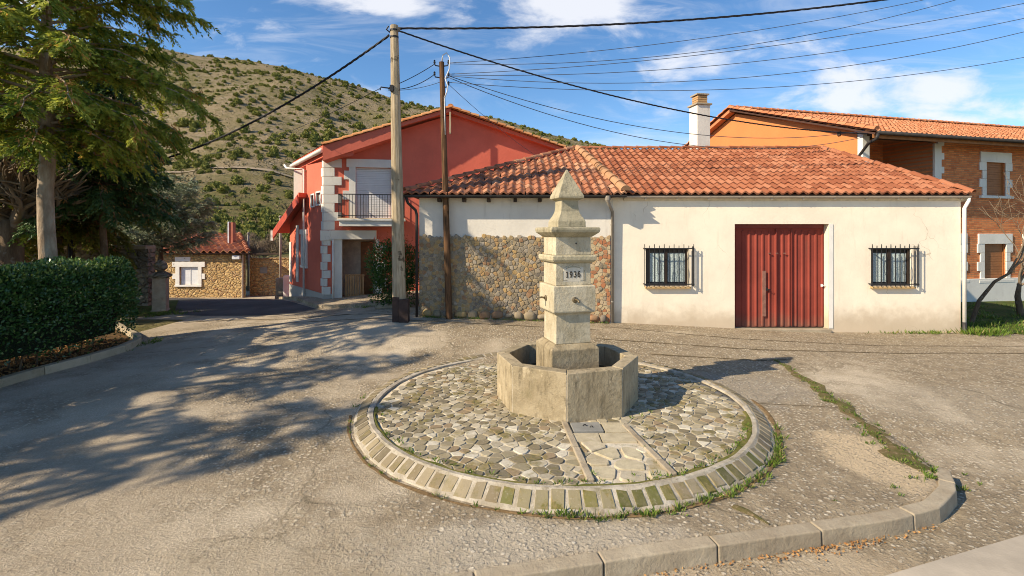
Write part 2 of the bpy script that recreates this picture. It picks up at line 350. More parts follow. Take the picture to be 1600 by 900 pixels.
def m_rubble(name, cols, sc=5.5, mort=(.42, .31, .17)):
    t = NT(name); nn = t.n.new('ShaderNodeTexNoise'); nn.inputs['Scale'].default_value = 4; t.l.new(t.tc, nn.inputs['Vector'])
    vv = t.n.new('ShaderNodeVectorMath'); vv.operation = 'MULTIPLY_ADD'; t.l.new(nn.outputs['Color'], vv.inputs[0]); vv.inputs[1].default_value = (.12, .12, .12); t.l.new(t.map((1, 1, 1.5)), vv.inputs[2])
    e = t.voro(sc, 'DISTANCE_TO_EDGE', vec=vv.outputs[0]); v = t.n.new('ShaderNodeTexVoronoi'); v.inputs['Scale'].default_value = sc; t.l.new(vv.outputs[0], v.inputs['Vector'])
    sc_ = t.n.new('ShaderNodeSeparateColor'); t.l.new(v.outputs['Color'], sc_.inputs[0])
    c = t.mix(t.ramp(sc_.outputs[0], .1, .6), cols[0], cols[1]); c = t.mix(t.ramp(sc_.outputs[1], .7, .85), c, cols[2])
    c = t.mix(t.ramp(e, .02, .1, 1, 0), c, mort)
    c = t.mix(t.math('MULTIPLY', t.ramp(t.noise(1.3, 5), .5, .7), .3), c, tuple(x * .6 for x in cols[0]))
    return t.done(c, .93, t.bump(t.ramp(e, 0, .22), .9, .07, t.bump(t.noise(25, 5, .7), .5, .015)), .15)
M = {}
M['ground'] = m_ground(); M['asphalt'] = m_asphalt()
M['field'] = m_grass_ground('dry_field', (.12, .135, .04), (.21, .17, .085), (.15, .115, .06), .08)
M['lawn'] = m_grass_ground('lawn_grass', (.05, .085, .018), (.1, .13, .03), (.16, .12, .06), 1.2)
M['soil'] = m_grass_ground('leafy_soil', (.06, .04, .022), (.12, .075, .035), (.2, .11, .04), 3)
M['moss'] = m_grass_ground('moss', (.17, .125, .06), (.1, .105, .03), (.3, .22, .13), 5)
M['cream'] = m_plaster('cream_render', (.82, .735, .59), (.4, .3, .19), (.1, .75), .2)
M['white_render'] = m_plaster('white_render', (.66, .62, .54), (.3, .26, .2), None, .3)
M['red'] = m_plaster('red_render', (.62, .155, .1), (.42, .14, .09), None, .25, .08)
M['orange'] = m_plaster('orange_render', (.58, .215, .075), (.42, .17, .06), None, .12, .04)
M['grey_render'] = m_plaster('grey_render', (.42, .4, .37), (.25, .22, .18), None, .4)
M['white'] = plain('white_paint', (.74, .72, .67), .55, .06, 3)
M['quoin'] = m_plaster('white_quoin', (.7, .68, .62), (.38, .34, .28), None, .3)
M['fount'] = m_stone('fountain_limestone', (.42, .36, .24), (.62, .56, .42), (.27, .22, .135), 1.2, .22, .7, True, .3)
M['basin'] = m_stone('basin_limestone', (.29, .235, .145), (.44, .37, .25), (.17, .135, .08), 1.3, .25, .9, True, .6)
M['fount_dark'] = m_stone('weathered_limestone', (.38, .34, .23), (.5, .44, .3), (.22, .19, .115), 1.4, .4, .8, True, .45)
M['kerb'] = m_stone('kerb_concrete', (.3, .245, .17), (.43, .37, .27), (.2, .165, .115), 1.3, .15, .7)
M['hedgekerb'] = m_stone('mossy_kerb', (.36, .3, .2), (.44, .37, .26), (.2, .17, .08), 1, .3, .5)
M['mortar'] = m_stone('pale_mortar', (.34, .295, .22), (.52, .47, .38), (.19, .16, .1), 2, .6, .8, False)
M['gapmortar'] = m_stone('cobble_mortar', (.44, .38, .28), (.6, .55, .44), (.2, .175, .08), 2.2, .8, .6, False)
def m_cobble(name, ramps, moss=.25):
    t = NT(name); a = t.attr(); cr = t.n.new('ShaderNodeValToRGB'); cr.color_ramp.interpolation = 'CONSTANT'
    e = cr.color_ramp.elements; e[0].position = 0; e[0].color = ramps[0] + (1,); e[1].position = 1 / len(ramps); e[1].color = ramps[1] + (1,)
    for i in range(2, len(ramps)): x = e.new(i / len(ramps)); x.color = ramps[i] + (1,)
    t.l.new(a, cr.inputs[0]); c = t.mix(t.math('MULTIPLY', t.ramp(t.noise(9, 6, .7), .35, .75), .5), cr.outputs[0], (.24, .2, .14))
    c = t.mix(t.math('MULTIPLY', t.ramp(t.noise(30, 5, .7), .55, .75), .4), c, (.5, .45, .36))
    c = t.mix(t.math('MULTIPLY', t.ramp(t.noise(2.6, 6, .75), .5, .62), moss), c, t.mix(t.ramp(t.noise(20, 5), .4, .6), (.13, .12, .03), (.24, .185, .075)))
    return t.done(c, .9, t.bump(t.noise(35, 6, .7), .6, .01), .2)
M['cobble'] = m_cobble('cobblestones', [(.26, .225, .15), (.4, .35, .24), (.19, .16, .1), (.27, .2, .12), (.4, .36, .27), (.58, .54, .43), (.16, .14, .095), (.34, .29, .19), (.27, .235, .15), (.48, .43, .32)], .75)
M['slabstone'] = m_cobble('path_slabs', [(.48, .42, .29), (.52, .46, .34), (.44, .38, .26), (.5, .44, .3)], .2)
M['ringblock'] = m_cobble('rim_blocks', [(.24, .195, .12), (.2, .16, .095), (.3, .25, .16), (.15, .125, .08), (.24, .2, .13)], .6)
M['mossblock'] = m_cobble('mossy_blocks', [(.12, .125, .03), (.17, .155, .05), (.1, .1, .03), (.24, .21, .12)], .9)
M['wallstone'] = m_cobble('rubble_stones', [(.27, .22, .15), (.38, .27, .14), (.22, .185, .14), (.44, .29, .12), (.31, .26, .19), (.3, .17, .09), (.36, .31, .24), (.17, .145, .12), (.4, .31, .19), (.26, .21, .14), (.4, .25, .11), (.29, .25, .19)], .25)
M['brickstone'] = m_cobble('brick_rubble', [(.42, .16, .07), (.5, .34, .18), (.55, .43, .28), (.46, .2, .09), (.5, .4, .24)], .0)
M['wallmortar'] = m_stone('wall_mortar', (.33, .26, .16), (.44, .36, .24), (.2, .16, .1), 2, .1, .6, False)
M['farstone'] = m_rubble('ochre_rubble', [(.46, .29, .12), (.56, .38, .17), (.36, .2, .1)], 5)
M['darkstone'] = m_rubble('grey_rubble', [(.2, .17, .13), (.28, .24, .18), (.15, .12, .09)], 4, (.2, .17, .12))
M['tile'] = m_tile('clay_tiles', [(.25, .082, .038), (.34, .125, .06), (.4, .17, .09)], (.15, .06, .035), .4, .6)
M['oldtile'] = m_tile('old_clay_tiles', [(.24, .1, .055), (.38, .15, .075), (.5, .28, .16)], (.07, .045, .038), .45, .9)
M['captile'] = m_tile('cap_tiles', [(.42, .22, .11), (.5, .3, .16), (.34, .22, .13)], (.2, .14, .09), .6, .5)
M['orangetile'] = m_tile('orange_tiles', [(.42, .16, .07), (.5, .2, .09), (.56, .27, .14)], (.36, .14, .06), .3, .35)
M['underlay'] = plain('roof_underlay', (.07, .035, .025), .9)
M['wood_dark'] = plain('dark_wood', (.055, .035, .022), .8, .3, 5)
M['wood'] = plain('brown_wood', (.28, .12, .04), .6, .2, 5)
M['gutter'] = plain('painted_gutter', (.4, .34, .27), .5, .1, 4)
M['gutter_dark'] = plain('dark_gutter', (.035, .033, .032), .5, .2, 4)
M['pipe'] = plain('grey_pipe', (.26, .23, .19), .5, .15, 5)
M['iron'] = plain('black_iron', (.018, .018, .02), .5, .2, 12)
M['brass'] = plain('dull_brass', (.2, .16, .1), .45, .2, 12, .6)
M['doorred'] = m_plaster('red_metal_sheet', (.25, .052, .036), (.18, .1, .07), (.0, .45), .35, .14)
M['dirtymetal'] = plain('worn_primer', (.24, .12, .09), .6, .2, 8)
M['shutter'] = plain('white_shutter', (.68, .69, .7), .5, .04, 3)
M['winwood'] = plain('window_wood', (.03, .02, .015), .5)
M['brownshut'] = plain('brown_shutter', (.3, .12, .04), .55, .1, 5)
M['cream_paint'] = plain('cream_paint', (.6, .53, .4), .7)
M['sill'] = plain('terracotta_sill', (.5, .33, .15), .8, .15, 8)
M['cable'] = plain('black_cable', (.02, .021, .025), .6)
M['thincable'] = plain('grey_cable', (.07, .08, .1), .6)
M['pale'] = plain('pale_conduit', (.6, .62, .64), .4)
M['inset'] = m_stone('plate_cement', (.2, .2, .185), (.28, .275, .25), (.16, .15, .13), 2, .05, .3)
M['ink'] = plain('dark_inscription', (.05, .042, .032), .9, .5, 30)
M['engraved'] = plain('engraved_stone', (.3, .27, .2), .9)
M['dryleaf'] = m_leaf('dry_leaves', (.3, .13, .04), (.42, .24, .09), None, .8, .1)
def m_glass():
    t = NT('window_glass'); t.done((.02, .025, .03), .05, None, .6); return t.m
M['glass'] = m_glass()
def m_curtain():
    t = NT('lace_curtain'); k = t.ramp(t.voro(26, 'DISTANCE_TO_EDGE'), .02, .1); return t.done(t.mix(k, (.16, .22, .23), (.4, .47, .47)), .9)
M['curtain'] = m_curtain()
def m_water():
    t = NT('basin_water'); return t.done((.012, .016, .012), .06, t.bump(t.noise(8, 3), .08, .01), .5)
M['water'] = m_water()
def m_pole(name, c1, c2):
    t = NT(name); n = t.noise(7, 6, .7, stretch=(4, 4, .25)); c = t.mix(t.ramp(n, .35, .65), c1, c2)
    c = t.mix(t.ramp(t.noise(3, 4, .6), .62, .7), c, tuple(x * .4 for x in c1))
    return t.done(c, .9, t.bump(t.noise(18, 6, .7, stretch=(4, 4, .2)), .7, .012), .15)
M['pole'] = m_pole('weathered_pole', (.27, .21, .13), (.47, .39, .27)); M['darkpole'] = m_pole('tarred_pole', (.05, .032, .018), (.17, .09, .045))
M['bark_pale'] = m_bark('pale_bark', (.26, .19, .13), (.44, .36, .27)); M['bark'] = m_bark('brown_bark', (.1, .07, .045), (.2, .145, .095))
M['conifer'] = m_leaf('conifer_foliage', (.07, .145, .02), (.4, .43, .06), (.6, .33, .07), .6, .5)
M['conifer_dark'] = m_leaf('dark_conifer_foliage', (.025, .07, .018), (.09, .15, .04), None, .6, .2)
M['thuja'] = m_leaf('yellow_green_foliage', (.1, .12, .015), (.24, .24, .04), (.38, .19, .06), .6, .35)
M['cedar'] = m_leaf('blue_cedar_needles', (.12, .16, .09), (.32, .36, .22), None, .6, .2)
M['deadspray'] = m_leaf('dead_sprays', (.36, .16, .05), (.46, .25, .08), None, .7, .3)
M['hedge'] = m_leaf('hedge_leaves', (.02, .06, .014), (.075, .155, .035), (.2, .27, .06), .32, .15, .5)
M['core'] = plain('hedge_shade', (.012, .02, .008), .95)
M['photinia'] = m_leaf('shrub_leaves', (.03, .08, .015), (.09, .16, .03), None, .45, .25)
M['redleaf'] = m_leaf('red_leaves', (.42, .07, .02), (.55, .12, .04), None, .45, .25)
M['grassblade'] = m_leaf('grass_blades', (.06, .12, .012), (.17, .25, .035), (.32, .25, .1), .6, .3)
M['hillshrub'] = m_leaf('hill_shrub_foliage', (.08, .105, .028), (.28, .27, .07), None, .8, .15, .1)
M['twig'] = plain('grey_twigs', (.2, .15, .1), .9)
# ------------------------------------------------------------------ ground sheets
def axis(lo, hi, dense_lo, dense_hi, step, grow=1.25):
    a = list(np.arange(dense_lo, dense_hi + 1e-6, step)); s = step; x = dense_hi
    while x < hi: s *= grow; x += s; a.append(x)
    s = step; x = dense_lo; pre = []
    while x > lo: s *= grow; x -= s; pre.append(x)
    return pre[::-1] + a
def sheet(xs, ys, zf, name, mats, matf=None):
    nx, ny = len(xs), len(ys); V = [(x, y, zf(x, y)) for y in ys for x in xs]
    F_ = [(j * nx + i, j * nx + i + 1, (j + 1) * nx + i + 1, (j + 1) * nx + i) for j in range(ny - 1) for i in range(nx - 1)]
    me = bpy.data.meshes.new(name); me.from_pydata(V, [], F_)
    for m_ in mats: me.materials.append(m_)
    if matf:
        for p in me.polygons:
            c = p.center; p.material_index = matf(c.x, c.y)
    me.polygons.foreach_set('use_smooth', [True] * len(me.polygons)); me.update()
    o = bpy.data.objects.new(name, me); C.objects.link(o); return o
xs = axis(-4000, 4000, -8, 8, .08); ys = axis(-600, 4500, 1.8, 8.4, .08, 1.18)
def Gfar(x, y):
    if y > 30 or y < -5 or abs(x) > 40: return -1.14 * sm(17.2, 28, y) - .1 * (y < 5)
    return G(x, y)
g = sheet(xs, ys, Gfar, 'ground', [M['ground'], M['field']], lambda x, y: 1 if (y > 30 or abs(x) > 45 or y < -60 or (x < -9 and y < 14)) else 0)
tag(g, kind='structure')
def inpoly(x, y, P):
    c = False; j = len(P) - 1
    for i in range(len(P)):
        if ((P[i][1] > y) != (P[j][1] > y)) and (x < (P[j][0] - P[i][0]) * (y - P[i][1]) / (P[j][1] - P[i][1]) + P[i][0]): c = not c
        j = i
    return c
def clip_half(P, a, b, c):
    """keep a x + b y <= c"""
    out = []
    for i in range(len(P)):
        p, q = P[i], P[(i + 1) % len(P)]; dp = a * p[0] + b * p[1] - c; dq = a * q[0] + b * q[1] - c
        if dp <= 0: out.append(p)
        if dp * dq < 0: t = dp / (dp - dq); out.append((p[0] + t * (q[0] - p[0]), p[1] + t * (q[1] - p[1])))
    return out
def drape(name, P, mat, lift=.004, step=.25, skirt=.0, wobble=0):
    """a sheet following the ground inside outline P (cells cut at the outline)"""
    bm = bmesh.new(); x0, x1 = min(p[0] for p in P), max(p[0] for p in P); y0, y1 = min(p[1] for p in P), max(p[1] for p in P)
    nx = int((x1 - x0) / step) + 1; ny = int((y1 - y0) / step) + 1
    pv = [bm.verts.new((p[0], p[1], 0)) for p in P]; bm.faces.new(pv)
    for i in range(1, nx): bmesh.ops.bisect_plane(bm, geom=bm.verts[:] + bm.edges[:] + bm.faces[:], plane_co=(x0 + i * step, 0, 0), plane_no=(1, 0, 0))
    for i in range(1, ny): bmesh.ops.bisect_plane(bm, geom=bm.verts[:] + bm.edges[:] + bm.faces[:], plane_co=(0, y0 + i * step, 0), plane_no=(0, 1, 0))
    for v in bm.verts: v.co.z = Gfar(v.co.x, v.co.y) + lift
    if skirt:
        r = bmesh.ops.extrude_edge_only(bm, edges=[e for e in bm.edges if e.is_boundary])
        for v in [q for q in r['geom'] if isinstance(q, bmesh.types.BMVert)]: v.co.z -= skirt
    bmesh.ops.recalc_face_normals(bm, faces=bm.faces)
    me = bpy.data.meshes.new(name); bm.to_mesh(me); bm.free(); return link(name, me, mat)
tag(drape('asphalt_road', [(-22, 27.8), (-16.5, 20), (-11.0, 15.6), (-9.6, 14.9), (-7.0, 14.3), (-5.4, 14.6), (-6.8, 16.4), (-10.5, 21), (-14, 27.8)], M['asphalt'], .006, .5), kind='structure')
tag(drape('lawn', [(11.25, 12.95), (12.3, 12.5), (16, 12.35), (30, 12.8), (40, 16), (40, 30), (11.25, 30)], M['lawn'], .02, .6), kind='structure')
tag(drape('planting_bed', [(-8.5, 2.5), (-8.15, 7), (-8.05, 9.8), (-8.15, 10.7), (-8.6, 11.35), (-9.4, 12.2), (-11.5, 13.8), (-16, 15), (-24, 15), (-24, 2.5)], M['soil'], .04, .4), kind='structure')
tag(drape('pavement', [(-9.6, 20.8), (-6.55, 16.3), (-5.9, 15.35), (-4.7, 14.75), (-3.0, 14.6), (-2.4, 15.2), (-2.4, 17.5), (-6.3, 17.4), (-9.4, 21)], M['ground'], .1, .5, .12), kind='structure')
tag(drape('verge', [(-13.2, 15.0), (-11.6, 14.3), (-10.2, 14.7), (-10.4, 15.6), (-12, 18.2), (-14.5, 18)], M['lawn'], .03, .4), kind='structure')
# near road surface at the lower right: smooth strip of newer concrete
tag(drape('road', [(-4, -3), (-2, 2.3), (1.5, 3.42), (2.86, 3.88), (4.48, 4.42), (9, 5.9), (16, 8), (40, 15), (40, -3)], plain('smooth_road', (.42, .365, .285), .9, .14, 2.5, 0, .7, 45), .006, .3), kind='structure')
# ------------------------------------------------------------------ hill
SKY = [(-900, 190), (-300, 110), (0, 66), (200, 64), (315, 78), (400, 88), (470, 103), (560, 126), (640, 155), (750, 173), (850, 196), (930, 218), (1000, 240), (1300, 300), (1800, 340), (2600, 352)]
def hillz(x, y):
    if y < 40: return -1.6
    px = 800 + x / y * F; top = EYE + (HZ - lerp_table(SKY, px)) / F * 330 - 3
    f = lerp_table([(40, -.012), (60, 0.0), (100, .055), (150, .17), (200, .38), (260, .68), (310, .93), (330, 1), (380, .93), (600, .3), (900, -.1)], y)
    n = mnoise.fractal(Vector((x * .018, y * .018, 1)), 1, 2, 5)
    z = top * f + (n * 6 + 1.6 * mnoise.noise(Vector((x * .09, y * .09, 3)))) * sm(60, 180, y) * (.35 + .65 * min(1, abs(330 - y) / 60))
    return z - .6 * sm(60, 40, y) - .3
hx = list(np.linspace(-520, 900, 170)); hy = list(np.linspace(40, 330, 95)) + [345, 370, 420, 520, 700, 900]
hm = NT('scrub_hillside')
cc = hm.mix(hm.ramp(hm.noise(.03, 7, .65), .38, .62), (.3, .235, .145), (.2, .17, .08))
cc = hm.mix(hm.ramp(hm.noise(.14, 7, .7), .52, .7), cc, (.3, .24, .17))
cc = hm.mix(hm.math('MULTIPLY', hm.ramp(hm.noise(.25, 7, .8, stretch=(1, 1, 2.5)), .56, .64), .8), cc, (.4, .34, .26))
cc = hm.mix(hm.math('MULTIPLY', hm.ramp(hm.noise(.45, 6, .75), .5, .66), .75), cc, (.085, .09, .035))
zz = hm.xyz()[2]
cc = hm.mix(hm.math('MULTIPLY', hm.ramp(hm.math('ADD', zz, hm.math('MULTIPLY', hm.noise(.05, 5), 22)), 18, 32, 1, 0), .8), cc, hm.mix(hm.ramp(hm.noise(.22, 6, .7, stretch=(1, 1, 3)), .42, .62), (.11, .12, .035), (.2, .15, .075)))
M['hill'] = hm.done(cc, .97, hm.bump(hm.noise(.6, 7, .75), 1.0, 1.2), .05)
tag(sheet(hx, hy, hillz, 'hills', [M['hill']]), kind='structure')
# pale track along the foot of the hill
tr = MB(); pr = None
for i in range(60):
    px = 230 + i * 5; y = 141 - i * .03; x = wx(px, y); a = (x, y - .9, hillz(x, y - .9) + .35); b = (x, y + .9, hillz(x, y) + .6)
    q = (tr.v(a), tr.v(b))
    if pr: tr.f(pr[0], q[0], q[1], pr[1])
    pr = q
tag(tr.build('path', plain('pale_track', (.28, .22, .15), .95)), kind='structure')
def shrub_mesh(seed, n=150):
    r = np.random.default_rng(seed); P = nrm(r.normal(size=(n, 3))); P[:, 2] = np.abs(P[:, 2]) * 1.0
    lob = nrm(r.normal(size=(5, 3))); k = .75 + .3 * np.max(P @ lob.T, axis=1) + r.normal(size=n) * .06
    P = P * k[:, None]; P[:, 2] = P[:, 2] * 1.15 + .1
    D = nrm(P + r.normal(size=(n, 3)) * .7); V, Q = blades(P * .82, D, r.uniform(.3, .55, n), r.uniform(.12, .2, n))
    me = fastmesh('shrub', V, Q, r.uniform(0, 1, n))
    bm = bmesh.new(); bm.from_mesh(me); lay = bm.faces.layers.float.get('rnd')
    ic = bmesh.ops.create_icosphere(bm, subdivisions=2, radius=.74)
    for v in ic['verts']: v.co = v.co * (1 + .22 * mnoise.noise(v.co * 2 + Vector((seed, 0, 0)))); v.co.z = v.co.z * .95 + .38
    for f_ in bm.faces:
        if all(v in set(ic['verts']) for v in f_.verts): f_[lay] = .35
    bm.to_mesh(me); bm.free(); me.materials.append(M['hillshrub']); return me
SH = [shrub_mesh(s) for s in (1, 2, 3, 4)]
pos = []
rr = random.Random(5)
while len(pos) < 2500:
    y = rr.uniform(70, 336); px = rr.uniform(150, 960); x = wx(px, y)
    nz = mnoise.fractal(Vector((x * .03, y * .03, 9)), 1, 2, 3)
    if nz + .38 + .5 * sm(110, 160, y) < rr.uniform(-.1, .9): continue
    rad = rr.uniform(.55, 1.35) * (.62 + .38 * sm(90, 200, y)) * (1.45 if rr.random() < .15 else 1); pos.append((rad / y, x, y, rad))
pos.sort(reverse=True)
for i, (s_, x, y, rad) in enumerate(pos[:290]):
    o = bpy.data.objects.new('hill_shrub', SH[i % 4]); C.objects.link(o); o.location = (x, y, hillz(x, y) - rad * .15)
    o.rotation_euler.z = rr.uniform(0, 6.28); k = rr.uniform(.9, 1.75); o.scale = (rad * rr.uniform(.85, 1.25), rad * rr.uniform(.85, 1.2), rad * k)
    tag(o, 'rounded olive green shrub, one of many dotted over the dry hillside', 'shrub', 'shrubs dotted over the hillside')
VV, QQ, RR = [], [], []; base_ = []
for m_ in SH:
    bm = bmesh.new(); bm.from_mesh(m_); bmesh.ops.triangulate(bm, faces=bm.faces); t_ = bpy.data.meshes.new('tri'); bm.to_mesh(t_); bm.free()
    co_ = np.empty(len(t_.vertices) * 3, np.float32); t_.vertices.foreach_get('co', co_); f_ = np.empty(len(t_.polygons) * 3, np.int32); t_.polygons.foreach_get('vertices', f_); a_ = np.empty(len(t_.polygons), np.float32); t_.attributes['rnd'].data.foreach_get('value', a_)
    base_.append((co_.reshape(-1, 3), f_.reshape(-1, 3), a_)); bpy.data.meshes.remove(t_)
off = 0
for i, (s_, x, y, rad) in enumerate(pos[290:]):
    v_, f_, a_ = base_[i % 4]; th = rr.uniform(0, 6.28); c_, q_ = math.cos(th), math.sin(th); w_ = v_ * rad
    w_ = np.stack([w_[:, 0] * c_ - w_[:, 1] * q_ + x, w_[:, 0] * q_ + w_[:, 1] * c_ + y, w_[:, 2] + hillz(x, y) - rad * .15], 1); VV.append(w_); QQ.append(f_ + off); RR.append(a_); off += len(w_)
me = fastmesh('hillside_scrub', np.concatenate(VV), np.concatenate(QQ), np.concatenate(RR))
tag(link('hillside_scrub', me, M['hillshrub']), 'small far scrub covering the upper hillside', 'scrub', kind='stuff')
n = 52000; ly = rng.uniform(62, 338, n); lpx = rng.uniform(170, 950, n); lx = (lpx - 800) / F * ly; cl = np.floor(lx / 1.5) * 7.13 + np.floor(ly / 2.2) * 3.77; cr0 = np.modf(np.abs(np.sin(cl) * 4375.5))[0]
kq = cr0 < .42; lx, ly, cr0 = lx[kq], ly[kq], cr0[kq]; n = len(lx); P_ = np.stack([lx, ly, np.array([hillz(a, b) for a, b in zip(lx, ly)])], 1)
V, Q = blades(P_, rng.normal(size=(n, 3)) * .8 + np.array([0, 0, 1.2]), rng.uniform(.35, .95, n), rng.uniform(.1, .28, n))
tag(link('hillside_heath', fastmesh('hillside_heath', V, Q, np.clip(cr0 * 2.2 + rng.uniform(-.2, .2, n), 0, 1)), m_leaf('heath', (.12, .1, .05), (.24, .19, .1), (.12, .15, .04), .9, .1, .1)), 'low brown heath between the hillside shrubs', 'heath', kind='stuff')
# ------------------------------------------------------------------ stones (Voronoi cells with rounded, domed tops)
def cells(sites, bound, clips=()):
    A = np.array(sites); out = []
    for i, s_ in enumerate(A):
        d = np.hypot(*(A - s_).T); idx = np.argsort(d)[1:19]; r = d[idx[min(8, len(idx) - 1)]] * 1.1
        P = [(s_[0] - r, s_[1] - r), (s_[0] + r, s_[1] - r), (s_[0] + r, s_[1] + r), (s_[0] - r, s_[1] + r)]
        for j in idx:
            n = A[j] - s_; m_ = (A[j] + s_) / 2; P = clip_half(P, n[0], n[1], n @ m_)
            if len(P) < 3: break
        for c in clips:
            if len(P) >= 3: P = clip_half(P, *c)
        out.append(P if len(P) >= 3 else None)
    return out
def chaikin(P, k=.22):
    out = []
    for i in range(len(P)):
        p, q = P[i], P[(i + 1) % len(P)]; L = math.hypot(q[0] - p[0], q[1] - p[1])
        out.append((p[0] + k * (q[0] - p[0]), p[1] + k * (q[1] - p[1]))); out.append((q[0] - k * (q[0] - p[0]), q[1] - k * (q[1] - p[1])))
    return out
def lay_stones(mb, sites, P3, gap, h, clips=(), hvar=.4, rndf=None, keep=None, dome=.5, clamp=None, round_=.1, prof=((1, -.4), (.985, .6), (.93, 1.0))):
    for s_, P in zip(sites, cells(sites, None, clips)):
        if P is None or (keep and not keep(*s_)): continue
        if clamp: P = [clamp(*p) for p in P]
        cx = sum(p[0] for p in P) / len(P); cy = sum(p[1] for p in P) / len(P)
        rad = sum(math.hypot(p[0] - cx, p[1] - cy) for p in P) / len(P)
        if rad < gap * 1.5: continue
        k = max(.3, 1 - gap * random.uniform(.7, 1.5) / rad); P = [(cx + (p[0] - cx) * k * random.uniform(.94, 1.02), cy + (p[1] - cy) * k * random.uniform(.94, 1.02)) for p in P]
        P = chaikin(chaikin(P, round_), .3) if round_ > .15 else chaikin(P, .13); hh = h * random.uniform(1 - hvar, 1 + hvar); tx, ty = random.uniform(-.04, .04), random.uniform(-.04, .04)
        mb.rv = rndf(*s_) if rndf else random.random(); rings = []
        for kk, zz in prof:
            rings.append([mb.v(P3(cx + (p[0] - cx) * kk, cy + (p[1] - cy) * kk, hh * zz + (p[0] - cx) * tx + (p[1] - cy) * ty)) for p in P])
        n = len(P)
        for a, b in zip(rings, rings[1:]):
            for i in range(n): mb.f(a[i], a[(i + 1) % n], b[(i + 1) % n], b[i])
        mb.f(*rings[-1])
def poisson(n, gen, dmin, tries=40000):
    out = []; grid = {}
    for _ in range(tries):
        p = gen(); d = dmin(*p) if callable(dmin) else dmin; k = (int(p[0] / .3), int(p[1] / .3)); ok = True
        for a in (-1, 0, 1):
            for b in (-1, 0, 1):
                for q in grid.get((k[0] + a, k[1] + b), ()):
                    if (q[0] - p[0]) ** 2 + (q[1] - p[1]) ** 2 < d * d: ok = False; break
                if not ok: break
            if not ok: break
        if ok:
            out.append(p); grid.setdefault(k, []).append(p)
            if len(out) >= n: break
    return out
RC = (.645, 7.3); RI = 2.565
STR = [((.66, 6.38), (.76, 4.86)), ((1.40, 6.28), (1.60, 4.98))]
def in_strip(x, y):
    if y > 6.45: return False
    xa = .66 + (6.38 - y) * .066; xb = 1.40 + (6.28 - y) * .154; return xa < x < xb
def gen():
    while True:
        x = random.uniform(-RI, RI); y = random.uniform(-RI, RI)
        if x * x + y * y < (RI - .03) ** 2: return (x + RC[0], y + RC[1])
def dm(x, y):
    if in_strip(x, y): return .23
    k = .5 + .5 * mnoise.noise(Vector((x * .9, y * .9, 4)))
    return (.07 + .075 * k + (.03 if x < .3 and y < 6.3 else 0)) * random.uniform(.75, 1.25)
sites = poisson(2500, gen, dm, 60000); sites = [(a, b) for a, b in sites]
def lumpy(x, y): return (x + .05 * mnoise.noise(Vector((x * 5, y * 5, 31))), y + .05 * mnoise.noise(Vector((x * 5, y * 5, 47))))
disc = MB(); n = 96; cz = .0
def RZ(x, y): return .012 * mnoise.noise(Vector((x * 1.5, y * 1.5, 2)))
ctr = disc.v((RC[0], RC[1], 0)); prev = None
for r_ in np.linspace(.25, RI + .02, 10):
    ring = [disc.v((RC[0] + r_ * math.cos(2 * math.pi * k / n), RC[1] + r_ * math.sin(2 * math.pi * k / n), RZ(RC[0] + r_ * math.cos(2 * math.pi * k / n), RC[1] + r_ * math.sin(2 * math.pi * k / n)))) for k in range(n)]
    for k in range(n):
        if prev is None: disc.f(ctr, ring[k], ring[(k + 1) % n])
        else: disc.f(prev[k], prev[(k + 1) % n], ring[(k + 1) % n], ring[k])
    prev = ring
low = [disc.v((disc.V[i][0], disc.V[i][1], -.3)) for i in prev]
for k in range(n): disc.f(prev[k], prev[(k + 1) % n], low[(k + 1) % n], low[k])
paving = disc.build('cobble_paving', M['gapmortar'], smooth=True); tag(paving, kind='structure')
def ringclamp(x, y):
    d = math.hypot(x - RC[0], y - RC[1]); k = min(1, (RI - .03) / d); return (RC[0] + (x - RC[0]) * k, RC[1] + (y - RC[1]) * k)
inr = lambda x, y: math.hypot(x - RC[0], y - RC[1]) < RI - .05 and math.hypot(x - .8, y - 7.4) > .78
cm = MB(); lay_stones(cm, sites, lambda u, v, h: (u, v, h + RZ(u, v)), .008, .010, keep=lambda x, y: inr(x, y) and not in_strip(x, y), clamp=ringclamp)
cm.build('cobblestones', M['cobble'], paving, smooth=False, fix=False)
cm = MB(); lay_stones(cm, sites, lambda u, v, h: (u, v, h + RZ(u, v)), .02, .02, keep=lambda x, y: inr(x, y) and in_strip(x, y) and y < 5.75, dome=.1, clamp=ringclamp)
# cast slabs next to the cover plate
for (x0, x1, y0, y1) in ((.73, 1.02, 5.78, 6.02), (1.04, 1.43, 5.78, 6.02), (1.12, 1.4, 6.05, 6.36)):
    cm.rv = random.random(); cm.box(((x0 + x1) / 2, (y0 + y1) / 2, .005), (x1 - x0, y1 - y0, .04))
cm.build('path_slabs', M['slabstone'], paving, smooth=False, bevel=.008)
sb = MB()
for (a, b) in STR:
    a = Vector((*a, .0)); b = Vector((*b, .0)); n = 4; t0 = 0
    for k in range(n):
        t1 = (k + 1) / n; sb.rv = random.random(); sb.bar(a.lerp(b, t0 + .004) + Vector((0, 0, .012)), a.lerp(b, t1 - .006) + Vector((0, 0, .012)), .075, .05); t0 = t1
sb.build('edging_strips', M['kerb'], paving, bevel=.01)
